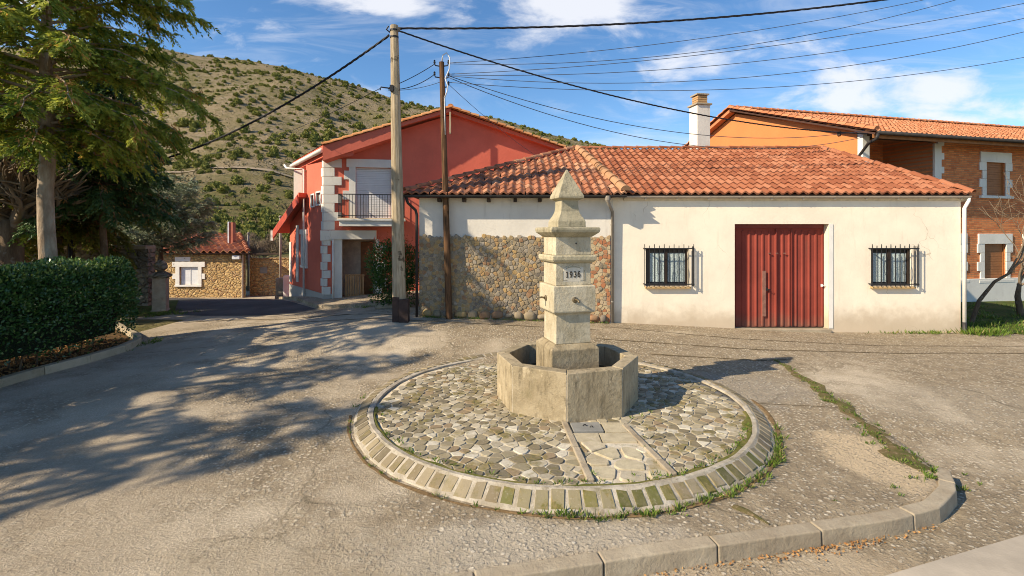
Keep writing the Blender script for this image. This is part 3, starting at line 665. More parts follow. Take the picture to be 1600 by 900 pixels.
# rim of radial blocks sloping down to the ground
def rim_out_z(a): 
    x = RC[0] + 2.8 * math.cos(a); y = RC[1] + 2.8 * math.sin(a); return G(x, y) - .0
def wobf(a): return .016 * mnoise.noise(Vector((math.cos(a) * 7, math.sin(a) * 7, 0)))
rim = MB(); NB = 112; NS = NB * 3
pr = None
for k in range(NS + 1):
    a = 2 * math.pi * k / NS; wob = wobf(a); sec = []
    for r_, z_ in ((2.55 + wob, .0), (2.555 + wob, .03), (2.605 + wob, .034), (2.795 + wob, rim_out_z(a) + .012), (2.82 + wob, rim_out_z(a) - .05)):
        sec.append(rim.v((RC[0] + r_ * math.cos(a), RC[1] + r_ * math.sin(a), z_ + .004 * mnoise.noise(Vector((math.cos(a) * 20, math.sin(a) * 20, r_ * 5))))))
    if pr:
        for i in range(4): rim.f(pr[i], sec[i], sec[i + 1], pr[i + 1])
    pr = sec
rimo = rim.build('kerb', M['mortar'], smooth=False); tag(rimo, kind='structure')
b1, b2 = MB(), MB()
for k in range(NB):
    a0 = 2 * math.pi * (k + .05 + random.uniform(-.04, .09)) / NB; a1 = 2 * math.pi * (k + .95 + random.uniform(-.1, .04)) / NB
    am = (a0 + a1) / 2; deg = math.degrees(am) % 360
    mossy = (255 < deg < 325 and random.random() < (.9 if 258 < deg < 290 else .55)); mb = b2 if mossy else b1; mb.rv = random.random()
    def pt(a, r_, lift):
        z0 = .034; z1 = rim_out_z(a) + .012; t = (r_ - 2.605) / .19; r_ += wobf(a); return (RC[0] + r_ * math.cos(a), RC[1] + r_ * math.sin(a), z0 + (z1 - z0) * t + lift)
    jl = random.uniform(.006, .013); ri = 2.615 + random.uniform(0, .015); ro = 2.79 + random.uniform(-.02, .006)
    lo = [pt(a0, ri, -.02), pt(a1, ri, -.02), pt(a1, ro, -.02), pt(a0, ro, -.02)]
    am_ = (a1 - a0) * .07; hi = [pt(a0 + am_ * random.uniform(.5, 1.6), ri + random.uniform(.006, .022), jl), pt(a1 - am_ * random.uniform(.5, 1.6), ri + random.uniform(.006, .022), jl + random.uniform(-.006, .004)), pt(a1 - am_ * random.uniform(.5, 1.6), ro - random.uniform(.008, .03), jl), pt(a0 + am_ * random.uniform(.5, 1.6), ro - random.uniform(.008, .03), jl + random.uniform(-.004, .005))]
    L_ = [mb.v(p) for p in lo]; H_ = [mb.v(p) for p in hi]; mb.f(*H_)
    for i in range(4): mb.f(L_[i], L_[(i + 1) % 4], H_[(i + 1) % 4], H_[i])
b1.build('rim_blocks', M['ringblock'], rimo); b2.build('mossy_rim_blocks', M['mossblock'], rimo)
for (a0_, a1_, w_) in ((188, 262, .07), (266, 348, .09)):
    mm_ = MB(); pr = None
    for k in range(int((a1_ - a0_) * 1.5) + 1):
        a = R(a0_ + k / 1.5); ww_ = w_ * (.7 + .9 * mnoise.noise(Vector((math.cos(a) * 9, math.sin(a) * 9, 3)))); r1 = 2.55; r0 = r1 - max(.008, ww_)
        q = [mm_.v((RC[0] + r_ * math.cos(a), RC[1] + r_ * math.sin(a), z_)) for r_, z_ in ((r0, .012), ((r0 + r1) / 2, .027), (r1, .02))]
        if pr:
            for t_ in range(2): mm_.f(pr[t_], q[t_], q[t_ + 1], pr[t_ + 1])
        pr = q
    tag(mm_.build('moss', m_grass_ground('green_moss' , (.12, .13, .03), (.2, .17, .06), (.09, .11, .02), 5), smooth=True), 'green moss band inside the rim of the cobbled circle', 'moss', kind='stuff')
# ------------------------------------------------------------------ kerb along the near road
def offset(P, d):
    out = []
    for i, p in enumerate(P):
        a = Vector(P[max(0, i - 1)]); b = Vector(P[min(len(P) - 1, i + 1)]); t = (b - a).normalized(); out.append((p[0] + t.y * d, p[1] - t.x * d))
    return out
def resample(P, L):
    out = []; P = [Vector(p) for p in P]; acc = 0
    tot = sum((b - a).length for a, b in zip(P, P[1:])); n = max(1, round(tot / L)); st = tot / n; k = 0; d = 0
    for a, b in zip(P, P[1:]):
        l = (b - a).length
        while k * st <= d + l + 1e-6 and k <= n: out.append(tuple(a.lerp(b, (k * st - d) / l))); k += 1
        d += l
    return out
def kerb_line(P, width, top, depth, L, name, mat, gap=.004, sub=6):
    mb = MB(); Q = resample(P, L / sub)
    for k in range(0, len(Q) - 1, sub):
        seg = Q[k:k + sub + 1]
        if len(seg) < 2: break
        full = Q[max(0, k - 1):k + sub + 2]; mb.rv = random.random(); inner = []
        jit = random.uniform(-.006, .006); dz = random.uniform(-.004, .004); n = len(seg)
        secs = []
        for i in range(n):
            j = k + i; a = Vector(Q[max(0, j - 1)]); b = Vector(Q[min(len(Q) - 1, j + 1)]); t = (b - a).normalized(); nn = Vector((t.y, -t.x)); p = Vector(seg[i])
            if i == 0: p = p + t * gap
            if i == n - 1: p = p - t * gap
            z = top(p.x, p.y) + dz; a0 = p + nn * jit; a1 = p + nn * (width + jit)
            secs.append([(a0.x, a0.y, z - depth), (a0.x, a0.y, z), (a1.x, a1.y, z - .004), (a1.x + nn.x * .012, a1.y + nn.y * .012, z - depth)])
        ids = [[mb.v(q) for q in s_] for s_ in secs]
        for A_, B_ in zip(ids, ids[1:]):
            for i in range(3): mb.f(A_[i], B_[i], B_[i + 1], A_[i + 1])
            mb.f(A_[3], B_[3], B_[0], A_[0])
        mb.f(*ids[0]); mb.f(*ids[-1][::-1])
    return mb.build(name, mat, bevel=.014, seg=3)
def inner_z(x, y): return -.1 * (1 - sm(5.3, 8.6, y)) + .008
tag(kerb_line(KERB[:-1], .135, lambda x, y: inner_z(x, y) + .006, .22, .98, 'kerb', M['kerb']), kind='structure')
HK = [(-8.6, 3.0), (-8.3, 6.0), (-8.16, 7.6), (-8.06, 8.6), (-7.95, 9.4), (-7.93, 10.2), (-8.08, 10.8), (-8.45, 11.3), (-9.1, 11.9), (-10.2, 12.9), (-11.6, 13.7)]
tag(kerb_line(HK, .13, lambda x, y: G(x, y) + .14, .2, .8, 'kerb', M['hedgekerb']), kind='structure')
# ------------------------------------------------------------------ seams with moss and weeds
def strip(P, w0, w1, name, mat, lift=.006, step=.12):
    mb = MB(); Q = resample(P, step); pr = None
    for i, p in enumerate(Q):
        a = Vector(Q[max(0, i - 1)]); b = Vector(Q[min(len(Q) - 1, i + 1)]); t = (b - a).normalized(); nn = Vector((t.y, -t.x)); k = i / (len(Q) - 1)
        wd = (w0 + (w1 - w0) * k) * (1 + .9 * mnoise.noise(Vector((p[0] * 4, p[1] * 4, 7)))); j = .6 * wd * mnoise.noise(Vector((p[0] * 3, p[1] * 3, 17)))
        l = Vector(p) + nn * (wd / 2 + j); r = Vector(p) - nn * (wd / 2 - j); m_ = Vector(p)
        q = [mb.v((v_.x, v_.y, G(v_.x, v_.y) + lift + e)) for v_, e in ((l, 0), (m_, min(.012, wd * .15)), (r, 0))]
        if pr:
            for i_ in range(2): mb.f(pr[i_], q[i_], q[i_ + 1], pr[i_ + 1])
        pr = q
    return mb.build(name, mat, smooth=True)
seam = [(4.45, 5.15), (4.42, 5.6), (4.55, 6.3), (4.68, 7.2), (4.85, 8.4), (5.0, 9.55)]
moss = strip(seam, .34, .07, 'moss', M['moss']); tag(moss, 'moss and soil filling the joint beside the kerb', 'moss', kind='stuff')
ringm = [(RC[0] + 2.86 * math.cos(R(a)), RC[1] + 2.86 * math.sin(R(a))) for a in range(190, 365, 4)]
tag(strip(ringm, .035, .06, 'moss', plain('brown_moss', (.17, .11, .05), .95, .4, 20)), 'brown moss line round the foot of the cobbled circle', 'moss', kind='stuff')
tag(strip([(2.02, 4.62), (2.12, 4.5), (2.2, 4.33)], .07, .05, 'moss', M['moss']), 'short mossy crack between circle and kerb', 'moss', kind='stuff')
joints = [([(3.45, 7.28), (4.0, 7.18), (4.6, 7.1)], .015), ([(2.7, 9.9), (4.6, 9.55), (5.2, 9.6)], .05), ([(1.8, 10.9), (5, 10.35), (8, 10.2), (14, 10.3)], .04), ([(2.2, 12.0), (5, 11.3), (8, 11.0), (14, 11.0)], .03),
          ([(-8.9, 13.7), (-6.5, 13.5), (-4.2, 13.3), (-2.9, 12.7)], .05), ([(-7.0, 12.9), (-5, 12.6), (-2.5, 12.05), (2, 11.6)], .03)]
for P, wd in joints: tag(strip(P, wd, wd, 'joint_line', plain('joint_dirt', (.12, .09, .05), .95, .4, 15), .005), 'dirt filled joint line in the old concrete', 'joint', kind='stuff')
# ------------------------------------------------------------------ grass tufts, dry leaves
def tufts(spots, per, hmin, hmax, spread, name, mat, label, cat='grass', wd=.004):
    P = []; D = []; Ln = []
    for x, y, k in spots:
        n = max(3, int(per * k)); a = rng.uniform(0, 6.28, n); r_ = np.abs(rng.normal(0, spread * k, n))
        px = x + r_ * np.cos(a); py = y + r_ * np.sin(a)
        for i in range(n): P.append((px[i], py[i], Gfar(px[i], py[i]) if math.hypot(px[i] - RC[0], py[i] - RC[1]) > 2.75 else (.02 if math.hypot(px[i] - RC[0], py[i] - RC[1]) < 2.6 else -.02)))
        D.append(np.stack([np.cos(a) * .6 + rng.normal(0, .25, n), np.sin(a) * .6 + rng.normal(0, .25, n), np.ones(n)], 1)); Ln.append(rng.uniform(hmin, hmax, n) * (.6 + .5 * k))
    D = np.concatenate(D); Ln = np.concatenate(Ln); V, Q = blades(np.array(P), D, Ln, wd + Ln * .03)
    return tag(link(name, fastmesh(name, V, Q, rng.uniform(0, 1, len(Q))), mat), label, cat, kind='stuff')
def ringpt(d, r_): return (RC[0] + r_ * math.cos(R(d)), RC[1] + r_ * math.sin(R(d)))
sp = []
for d in np.arange(262, 345, 1.1):
    if random.random() < .85: sp.append((*ringpt(d, 2.84 + random.uniform(-.03, .07)), random.uniform(.3, 1.15)))
for d in np.arange(175, 262, 2.2):
    if random.random() < .5: sp.append((*ringpt(d, 2.85), random.uniform(.15, .45)))
tufts(sp, 26, .03, .085, .035, 'grass', M['grassblade'], 'green weeds growing along the foot of the circular rim')
sp = [(*ringpt(d, 2.49 + random.uniform(-.04, .03)), random.uniform(.3, .9)) for d in np.arange(196, 338, 1.5) if random.random() < (.75 if d > 255 else .45)]
sp += [(1.55, 5.9, .5), (1.5, 5.6, .4), (1.62, 5.2, .5), (.0, 6.9, .4), (1.55, 6.5, .9), (1.7, 6.6, .9), (1.85, 6.75, .7), (.8, 5.0, .5), (1.2, 4.98, .6), (-.2, 7.0, .5)]
tufts(sp, 18, .02, .055, .03, 'grass', M['grassblade'], 'small weeds between the cobbles inside the circular rim')
sp = []
for i in range(110):
    t = random.random() ** 1.5; x = lerp_table([(0, 4.42), (.25, 4.5), (.5, 4.7), (1, 5.0)], t); y = 5.15 + 4.4 * t; sp.append((x + random.gauss(0, .12 * (1 - t) + .02), y, random.uniform(.25, 1) * (1 - .6 * t)))
sp += [(3.75, 4.95, .6), (3.7, 4.8, .4), (4.9, 5.3, .5), (4.92, 5.5, .4), (3.0, 4.72, .3)]
tufts(sp, 26, .02, .07, .04, 'grass', M['grassblade'], 'weeds growing in the mossy joint by the kerb corner')
sp = [(11.45 + random.gauss(0, .22), 12.45 + random.gauss(0, .1), 1.6) for _ in range(16)]
for i in range(330): x = random.uniform(11.2, 19); sp.append((x, 12.4 + abs(random.gauss(0, 1.6)), random.uniform(.4, 1.1)))
for i in range(30): sp.append((random.uniform(8.6, 11.3), 12.5 - random.random() * .12, random.uniform(.2, .6)))
tufts(sp, 24, .05, .16, .1, 'grass', M['grassblade'], 'lush grass at the corner of the cream building', wd=.006)
sp = [(-10.6 + random.gauss(0, .5), 15.1 + random.gauss(0, .3), .9) for _ in range(50)] + [(-7.85 + random.gauss(0, .12), 10.95 + random.gauss(0, .25), .5) for _ in range(30)] + [(random.uniform(-2.2, 2.4), 12.42, random.uniform(.3, .7)) for _ in range(60)]
sp += [(random.uniform(-4.5, -2.9), random.uniform(14.3, 14.9), .7) for _ in range(30)]
tufts(sp, 22, .03, .1, .08, 'grass', M['grassblade'], 'grass tufts at wall feet and beside the stone gatepost')
n = 700; t = rng.uniform(0, 1, n); kx = .2 + 3.6 * t; ky = 4.02 + .2 * kx - .28 - np.abs(rng.normal(0, .06, n)) ; P = np.stack([kx, ky - .02 + np.where(kx > 3.2, .08, 0), np.array([G(a, b) for a, b in zip(kx, ky)]) + .012], 1)
kk = (rng.uniform(0, 1, n) < .35 + .6 * np.exp(-((kx - 2.7) / .7) ** 2))
V, Q = blades(P[kk], np.stack([rng.normal(size=kk.sum()), rng.normal(size=kk.sum()), rng.uniform(0, .5, kk.sum())], 1), .025, .008)
tag(link('leaf_litter', fastmesh('leaf_litter', V, Q, rng.uniform(0, 1, len(Q))), M['dryleaf']), 'dry orange leaf litter gathered below the kerb', 'leaves', kind='stuff')
n = 2600; P = np.stack([rng.uniform(-9.6, -8.15, n), rng.uniform(5, 11.2, n), np.zeros(n)], 1); P[:, 2] = [G(a, b) + .06 for a, b in P[:, :2]]
V, Q = blades(P, np.stack([rng.normal(size=n), rng.normal(size=n), rng.uniform(0, .6, n)], 1), .05, .016)
tag(link('leaf_litter', fastmesh('leaf_litter', V, Q, rng.uniform(0, 1, n)), M['dryleaf']), 'fallen brown leaves under the hedge', 'leaves', kind='stuff')
# ------------------------------------------------------------------ fountain
FC = (.8, 7.4); FR = R(15)
ft = thing('stone_fountain', (FC[0], FC[1], 0), 'pale stone village fountain dated 1936 with pyramid top and octagonal basin', 'fountain')
bs = MB(); ro, ri, hb = 1.03, .84, .635
va = [R(39 + 45 * k) for k in range(8)]
for k in range(8):
    a0, a1 = va[k], va[(k + 1) % 8] if k < 7 else va[0] + 2 * math.pi
    def pp(r_, a, z, e): 
        # shrink slightly along the side so the joints show
        p0 = Vector((r_ * math.cos(a0), r_ * math.sin(a0))); p1 = Vector((r_ * math.cos(a1), r_ * math.sin(a1)))
        q = p0.lerp(p1, e) ; return (FC[0] + q.x, FC[1] + q.y, z)
    bs.rv = random.random(); e0, e1 = .004, .996; hb_ = hb + random.uniform(-.004, .004)
    o0, o1, i0, i1 = [(pp(r_, 0, 0, e)) for r_, e in ((ro, e0), (ro, e1), (ri, e0), (ri, e1))]
    base = [(o0[0], o0[1], -.05), (o1[0], o1[1], -.05), (i1[0], i1[1], -.05), (i0[0], i0[1], -.05)]
    bs.prism(base, (0, 0, hb_ + .05))
bo = bs.build('basin', M['basin'], ft, bevel=.012, seg=3)
jm = MB()
for a in va: jm.box((FC[0] + (ro + ri) / 2 * math.cos(a), FC[1] + (ro + ri) / 2 * math.sin(a), hb / 2 - .02), (ro - ri - .012, .012, hb), rz=a)
jm.build('mortar_joint', M['mortar'], bo)
wt = MB(); wt.poly([(FC[0] + .86 * math.cos(a), FC[1] + .82 * math.sin(a), .33) for a in va]); wt.build('water', M['water'], ft)
def block(name, prof, mat='fount', bev=.008):
    b = MB(); b.rv = random.random(); b.sqstack((FC[0], FC[1], 0), prof, FR); return b.build(name, M[mat], ft, bevel=bev, seg=2)
block('pedestal', [(.715, -.02), (.715, .775), (.70, .79), (.57, .845)], 'basin', .012)
block('shaft', [(.525, .846), (.515, 1.245), (.53, 1.262), (.56, 1.28)])
block('tap_block', [(.60, 1.281), (.635, 1.30), (.635, 1.652), (.615, 1.668)], 'fount', .014)
block('date_block', [(.53, 1.669), (.525, 1.985)])
block('lower_cornice', [(.56, 1.986), (.62, 2.005), (.655, 2.03), (.66, 2.075), (.64, 2.095)], 'fount_dark', .008)
block('upper_block', [(.53, 2.096), (.53, 2.352)])
block('upper_cornice', [(.55, 2.353), (.61, 2.375), (.66, 2.395), (.72, 2.42), (.735, 2.45), (.735, 2.475), (.71, 2.492)], 'fount_dark', .006)
block('finial', [(.425, 2.493), (.42, 2.575), (.40, 2.60), (.33, 2.66), (.28, 2.72), (.262, 2.80), (.262, 2.875), (.28, 2.886), (.375, 2.905), (.388, 2.915), (.388, 2.94), (.37, 2.965), (.018, 3.335)], 'fount_dark', .006)
Fx = Vector((math.cos(FR), math.sin(FR), 0)); Fn = Vector((math.sin(FR), -math.cos(FR), 0)); Fc = Vector((FC[0], FC[1], 0))
for (nn, tt, nm) in ((Fn, Fx, 'f'), (-Fx, Fn, 'l')):
    c = Fc + nn * .318 + Vector((0, 0, 1.47)); rs = MB(); rs.lathe((0, 0, 0), [(.042, 0), (.042, .012), (.026, .02)], 14)
    Mx = nn.to_track_quat('Z', 'Y').to_matrix()
    rs.V = [tuple(c + Mx @ Vector(v)) for v in rs.V]; t1 = rs.build('tap', M['brass'], ft)
    sp_ = MB(); sp_.tube([c + nn * .01, c + nn * .07 + Vector((0, 0, .012)), c + nn * .13 + Vector((0, 0, .004)), c + nn * .155 + Vector((0, 0, -.02))], [.015, .014, .013, .012], 10); sp_.build('spout', M['brass'], t1, smooth=True)
# small dark fixing hole
hole = MB(); c = Fc + Fn * .267 + Vector((0, 0, 2.26)) + Fx * .04; Mx = Fn.to_track_quat('Z', 'Y').to_matrix(); hole.lathe((0, 0, 0), [(.012, 0), (.012, .004)], 10); hole.V = [tuple(c + Mx @ Vector(v)) for v in hole.V]; hole.build('fixing', M['ink'], ft)
# date
def textmesh(name, body, size, extrude, mat, parent, origin, xdir, ndir, offset_=0):
    cu = bpy.data.curves.new(name, 'FONT'); cu.body = body; cu.size = size; cu.extrude = extrude; cu.align_x = 'CENTER'; cu.align_y = 'CENTER'; cu.offset = offset_; cu.space_character = 1.0
    to = bpy.data.objects.new(name + '_t', cu); C.objects.link(to); bpy.context.view_layer.update()
    me = bpy.data.meshes.new_from_object(to.evaluated_get(bpy.context.evaluated_depsgraph_get())); bpy.data.objects.remove(to)
    z = Vector((0, 0, 1)); Mx = Matrix((xdir, z, ndir)).transposed()
    for v in me.vertices: v.co = Vector(origin) + Mx @ v.co
    me.materials.clear(); return link(name, me, mat, parent)
do = [o for o in ft.children if o.name.startswith('date_block')][0]
dc = Fc + Fn * .2655 + Vector((0, 0, 1.83))
dg = MB(); W_, H_ = .038, .078
def arc_(cx, cy, rx, ry, a0, a1, n=12): return [(cx + rx * math.cos(R(a0 + (a1 - a0) * i / n)), cy + ry * math.sin(R(a0 + (a1 - a0) * i / n))) for i in range(n + 1)]
GL = {'1': [([(.25, .8), (.55, 1), (.55, 0)], 1.25), ([(.2, 0), (.9, 0)], .8)], '9': [(arc_(.5, .68, .4, .31, 0, 360), 1), ([(.9, .68), (.88, .4), (.72, .12), (.45, 0), (.15, .08)], 1.1)],
      '3': [(arc_(.48, .76, .36, .24, 150, -90), 1), (arc_(.48, .27, .42, .27, 90, -150), 1.15)], '6': [(arc_(.5, .32, .4, .31, 0, 360), 1), ([(.1, .32), (.12, .6), (.28, .88), (.55, 1), (.85, .92)], 1.1)]}
for q, chd in enumerate('1936'):
    x0_ = -.116 + q * .06
    for pts, wt__ in GL[chd]:
        pp3 = [dc + Fx * (x0_ + p[0] * W_) + Vector((0, 0, -.045 + p[1] * H_)) + Fn * .002 for p in pts]
        for a, b in zip(pp3, pp3[1:]): d_ = (b - a).normalized() * .002; dg.bar(a - d_, b + d_, .006, .0125 * wt__, up=Fx.cross(d_).normalized() if False else Fn) if False else dg.bar(a - d_, b + d_, .0125 * wt__, .005, up=Fn)
dg.build('inscription', M['ink'], do)
pq = MB(); pq.box(dc + Fn * -.006 + Vector((0, 0, -.01)), (.3, .012, .2), rz=FR); pq.build('plaque', plain('plaque_stone', (.62, .57, .46), .85, .12, 9), do, bevel=.003)
pl = MB()
for a, b in (((-.165, -.085), (-.165, .05)), ((.165, -.085), (.165, .05)), ((-.165, -.088), (-.1, -.088)), ((.1, -.088), (.165, -.088))):
    pl.bar(dc + Fx * a[0] + Vector((0, 0, a[1])), dc + Fx * b[0] + Vector((0, 0, b[1])), .006, .006, up=Fn)
arc = [dc + Fx * (-.11 + .022 * i) + Vector((0, 0, .075 + .03 * math.sin(i / 10 * math.pi) + random.uniform(-.004, .004))) for i in range(11)]
for a, b in zip(arc, arc[1:]): pl.bar(a, b, .006, .012, up=Fn)
for i in range(9):
    a = arc[i] + Vector((0, 0, .028)); pl.bar(a, a + Fx * .012 + Vector((0, 0, random.uniform(-.012, .012))), .005, .008, up=Fn)
pl.build('engraving', M['engraved'], do)
# cover plate in the path
cp = thing('drain_cover', (.93, 6.2, .02), 'grey cement cover plate with lifting lugs at the foot of the fountain', 'drain cover')
b = MB(); b.box((.915, 6.2, .02), (.36, .28, .03), rz=R(3)); b.build('plate', M['inset'], cp, bevel=.004)
b = MB(); b.tube([(.87, 6.21, .035), (.885, 6.22, .052), (.905, 6.22, .052), (.92, 6.21, .035)], .006, 6); b.build('lifting_lug', M['iron'], cp)
b = MB(); b.tube([(.95, 6.17, .035), (.96, 6.175, .05), (.98, 6.175, .05), (.99, 6.17, .035)], .006, 6); b.build('lifting_lug', M['iron'], cp)
# ------------------------------------------------------------------ walls with openings, roof tiles
def wall(mb, O, U, n, u0, u1, z0, z1, holes, depth=.18):
    """rect wall with rect holes (ua, ub, za, zb); n = outward normal. Reveals are added"""
    O = Vector(O); U = Vector(U); n = Vector(n); us = sorted({u0, u1, *[h[0] for h in holes], *[h[1] for h in holes]}); zs = sorted({z0, z1, *[h[2] for h in holes], *[h[3] for h in holes]})
    P = lambda u, z, d=0: O + U * u + n * d + Vector((0, 0, z))
    for a, b in zip(us, us[1:]):
        for c, d in zip(zs, zs[1:]):
            um, zm = (a + b) / 2, (c + d) / 2
            if any(h[0] < um < h[1] and h[2] < zm < h[3] for h in holes): continue
            mb.poly([P(a, c), P(b, c), P(b, d), P(a, d)])
    for h in holes:
        a, b, c, d = h[:4]; dp = h[4] if len(h) > 4 else depth
        for q in (((a, c), (a, d)), ((b, d), (b, c)), ((a, d), (b, d)), ((b, c), (a, c))):
            mb.poly([P(*q[0]), P(*q[1]), P(*q[1], -dp), P(*q[0], -dp)])
def tiles(name, O, U, Vd, poly, mat, parent, pitch=.205, row=.36, amp=.06, rnd=None, step=.03, jit=1.0, under=True):
    """pantiled roof plane; O eave origin, U along the eave, Vd up the slope, poly convex outline in (u, v), counter-clockwise"""
    O = Vector(O); U = Vector(U).normalized(); Vd = Vector(Vd).normalized(); Nn = U.cross(Vd).normalized()
    if Nn.z < 0: Nn = -Nn
    u0, u1 = min(p[0] for p in poly), max(p[0] for p in poly); v0, v1 = min(p[1] for p in poly), max(p[1] for p in poly)
    mb = MB(); K = 8; ni = int((u1 - u0) / pitch) + 1; nj = int((v1 - v0) / row) + 1
    def inside(u, v, m_=.3):
        for i in range(len(poly)):
            p, q = poly[i], poly[(i + 1) % len(poly)]; ex, ey = q[0] - p[0], q[1] - p[1]
            if (ex * (v - p[1]) - ey * (u - p[0])) / math.hypot(ex, ey) < -m_: return False
        return True
    for i in range(ni):
        for j in range(nj):
            ua = u0 + i * pitch; va_ = v0 + j * row
            if not inside(ua + pitch / 2, va_ + row / 2): continue
            hz = random.uniform(-.006, .006) * jit; hv = random.uniform(-.03, .03) * jit * (j > 0); sk = random.uniform(-.01, .01) * jit; mb.rv = rnd(ua - u0, va_ - v0) if rnd else random.random()
            lo, hi, lp = [], [], []
            for k in range(K + 1):
                t = k / K; c = math.cos(2 * math.pi * t); prof = -amp * (c if c > 0 else c * 1.0) * .5 + amp * .5; prof = amp * (1 - abs(math.cos(math.pi * t)) ** 1.6)
                u = ua + t * pitch
                lo.append(mb.v(O + U * (u + sk) + Vd * (va_ + hv - .03) + Nn * (prof + step + hz))); hi.append(mb.v(O + U * u + Vd * (va_ + row + .04) + Nn * (prof * .86 + hz * .3)))
                lp.append(mb.v(O + U * (u + sk) + Vd * (va_ + hv - .03) + Nn * (prof + hz - .012)))
            for k in range(K): mb.f(lo[k], lo[k + 1], hi[k + 1], hi[k]); mb.f(lp[k], lp[k + 1], lo[k + 1], lo[k])
    me = mb.mesh(name, False); bm = bmesh.new(); bm.from_mesh(me)
    for i in range(len(poly)):
        p, q = poly[i], poly[(i + 1) % len(poly)]
        if abs(p[1] - q[1]) < 1e-6 and p[1] == v0: continue
        P0 = O + U * p[0] + Vd * p[1]; P1 = O + U * q[0] + Vd * q[1]; no = (P1 - P0).cross(Nn)
        bmesh.ops.bisect_plane(bm, geom=bm.verts[:] + bm.edges[:] + bm.faces[:], plane_co=P0, plane_no=no, clear_outer=True)
    bm.to_mesh(me); bm.free(); o = link(name, me, mat, parent)
    if under:
        ub = MB(); pts = [O + U * p[0] + Vd * (p[1] + (.03 if p[1] == v0 else 0)) - Nn * .02 for p in poly]; ub.prism(pts, -Nn * .06); ub.build('underlay', M['underlay'], o)
    return o
def caps(mb, P0, P1, r=.085, L=.38, lift=.02):
    P0 = Vector(P0); P1 = Vector(P1); d = P1 - P0; n = max(1, round(d.length / L)); d.normalize(); st = (P1 - P0).length / n
    x = d.cross(Vector((0, 0, 1))).normalized(); up = x.cross(d).normalized()
    for k in range(n):
        mb.rv = random.random(); a = P0 + d * st * k; b = a + d * (st + .06); j = random.uniform(-.008, .008); ra, rb = r * 1.08, r * .88; A_, B_, Cc = [], [], []
        for i in range(9):
            t = math.pi * i / 8; c_, s_ = math.cos(t), math.sin(t)
            A_.append(mb.v(a + x * (c_ * ra + j) + up * (s_ * ra + lift + .02))); B_.append(mb.v(b + x * (c_ * rb + j) + up * (s_ * rb + lift))); Cc.append(mb.v(a + x * (c_ * ra * .82 + j) + up * (s_ * ra * .82 + lift + .02)))
        for i in range(8): mb.f(A_[i], A_[i + 1], B_[i + 1], B_[i]); mb.f(Cc[i], Cc[i + 1], A_[i + 1], A_[i])
        mb.f(*Cc)
# ------------------------------------------------------------------ cream building with the red door
WY = 12.62; EZ = 3.33; RY = 16.5; RIDZ = 5.13
X0, X1 = 2.5, 11.2
gb = thing('cream_building', (6.9, WY, 0), 'low cream rendered building with red metal door and two barred windows', 'building')
dX0, dX1, dZ1 = wx(1148, WY), wx(1295, WY), wz(350, WY); dZ0 = wz(513, WY)
wins = [(wx(1009, WY), wx(1076, WY), wz(447, WY), wz(388, WY)), (wx(1361, WY), wx(1424, WY), wz(447, WY), wz(388, WY))]
mb = MB(); y0 = WY
wall(mb, (0, y0, 0), (1, 0, 0), (0, -1, 0), X0, X1, -.3, EZ - .02, [(dX0, dX1, -.29, dZ1, .24)] + [h + (.14,) for h in wins])
mb.poly([(X1, y0, -.3), (X1, 20.5, -.3), (X1, 20.5, EZ), (X1, y0, EZ - .02)]); mb.poly([(X0, 20.5, -.3), (X0, y0, -.3), (X0, y0, EZ - .02), (X0, 20.5, EZ)]); mb.poly([(X1, 20.5, -.3), (X0, 20.5, -.3), (X0, 20.5, EZ), (X1, 20.5, EZ)])
wl = mb.build('wall', M['cream'], gb)
# door
dr = MB(); dy = WY + .2; dr.box(((dX0 + dX1) / 2, dy + .02, (dZ0 + dZ1) / 2), (dX1 - dX0, .03, dZ1 - dZ0)); door = dr.build('door', M['doorred'], gb)
rb = MB(); nr = 13; dw = dX1 - dX0
for i in range(nr + 1):
    x = dX0 + .12 + (dw - .16) * i / nr; rb.prism([(x - .035, dy + .004, dZ0 + .03), (x - .014, dy - .02, dZ0 + .03), (x + .014, dy - .02, dZ0 + .03), (x + .035, dy + .004, dZ0 + .03)], (0, 0, dZ1 - dZ0 - .2))
rb.build('rib', M['doorred'], door)
fr = MB(); fr.box((dX0 + .035, dy - .03, (dZ0 + dZ1) / 2), (.06, .05, dZ1 - dZ0 - .01)); fr.box(((dX0 + dX1) / 2, dy - .03, dZ1 - .05), (dw - .14, .05, .09)); fr.box(((dX0 + dX1) / 2 - .05, dy - .034, (dZ0 + dZ1) / 2 - .04), (.018, .03, dZ1 - dZ0 - .16))
fr.box(((dX0 + dX1) / 2 + .33, dy - .034, (dZ0 + dZ1) / 2 - .04), (.012, .03, dZ1 - dZ0 - .16)); fr.build('door_frame', plain('dark_red_metal', (.19, .035, .024), .5, .1, 2), door)
pt = MB(); xk = wx(1199, WY); pt.box((xk, dy - .036, wz(460, WY)), (.085, .012, 1.15)); pt.build('worn_patch', M['dirtymetal'], door)
for nm, px, py in (('handle', 1203, 453), ('lock', 1290, 447)):
    hb_ = MB(); x, z = wx(px, WY), wz(py, WY); hb_.box((x, dy - .05, z), (.05, .02, .07)); hb_.tube([(x, dy - .05, z), (x, dy - .09, z), (x + .07, dy - .09, z)], .009, 6); hb_.build(nm, M['iron'] if nm == 'handle' else M['pale'], door)
hg = MB()
for px in (1207, 1219, 1231): hg.box((wx(px, WY), dy - .045, wz(396, WY)), (.06, .02, .02))
hg.build('bolt', M['dirtymetal'], door)
dj = MB(); dj.box((dX1 + .05, WY - .003, (dZ0 + dZ1) / 2), (.1, .02, dZ1 - dZ0)); dj.build('door_jamb', M['white'], gb)
st = MB(); st.box(((dX0 + dX1) / 2, WY + .0, dZ0 - .07), (dw, .24, .13)); st.build('threshold', M['kerb'], gb, bevel=.01)
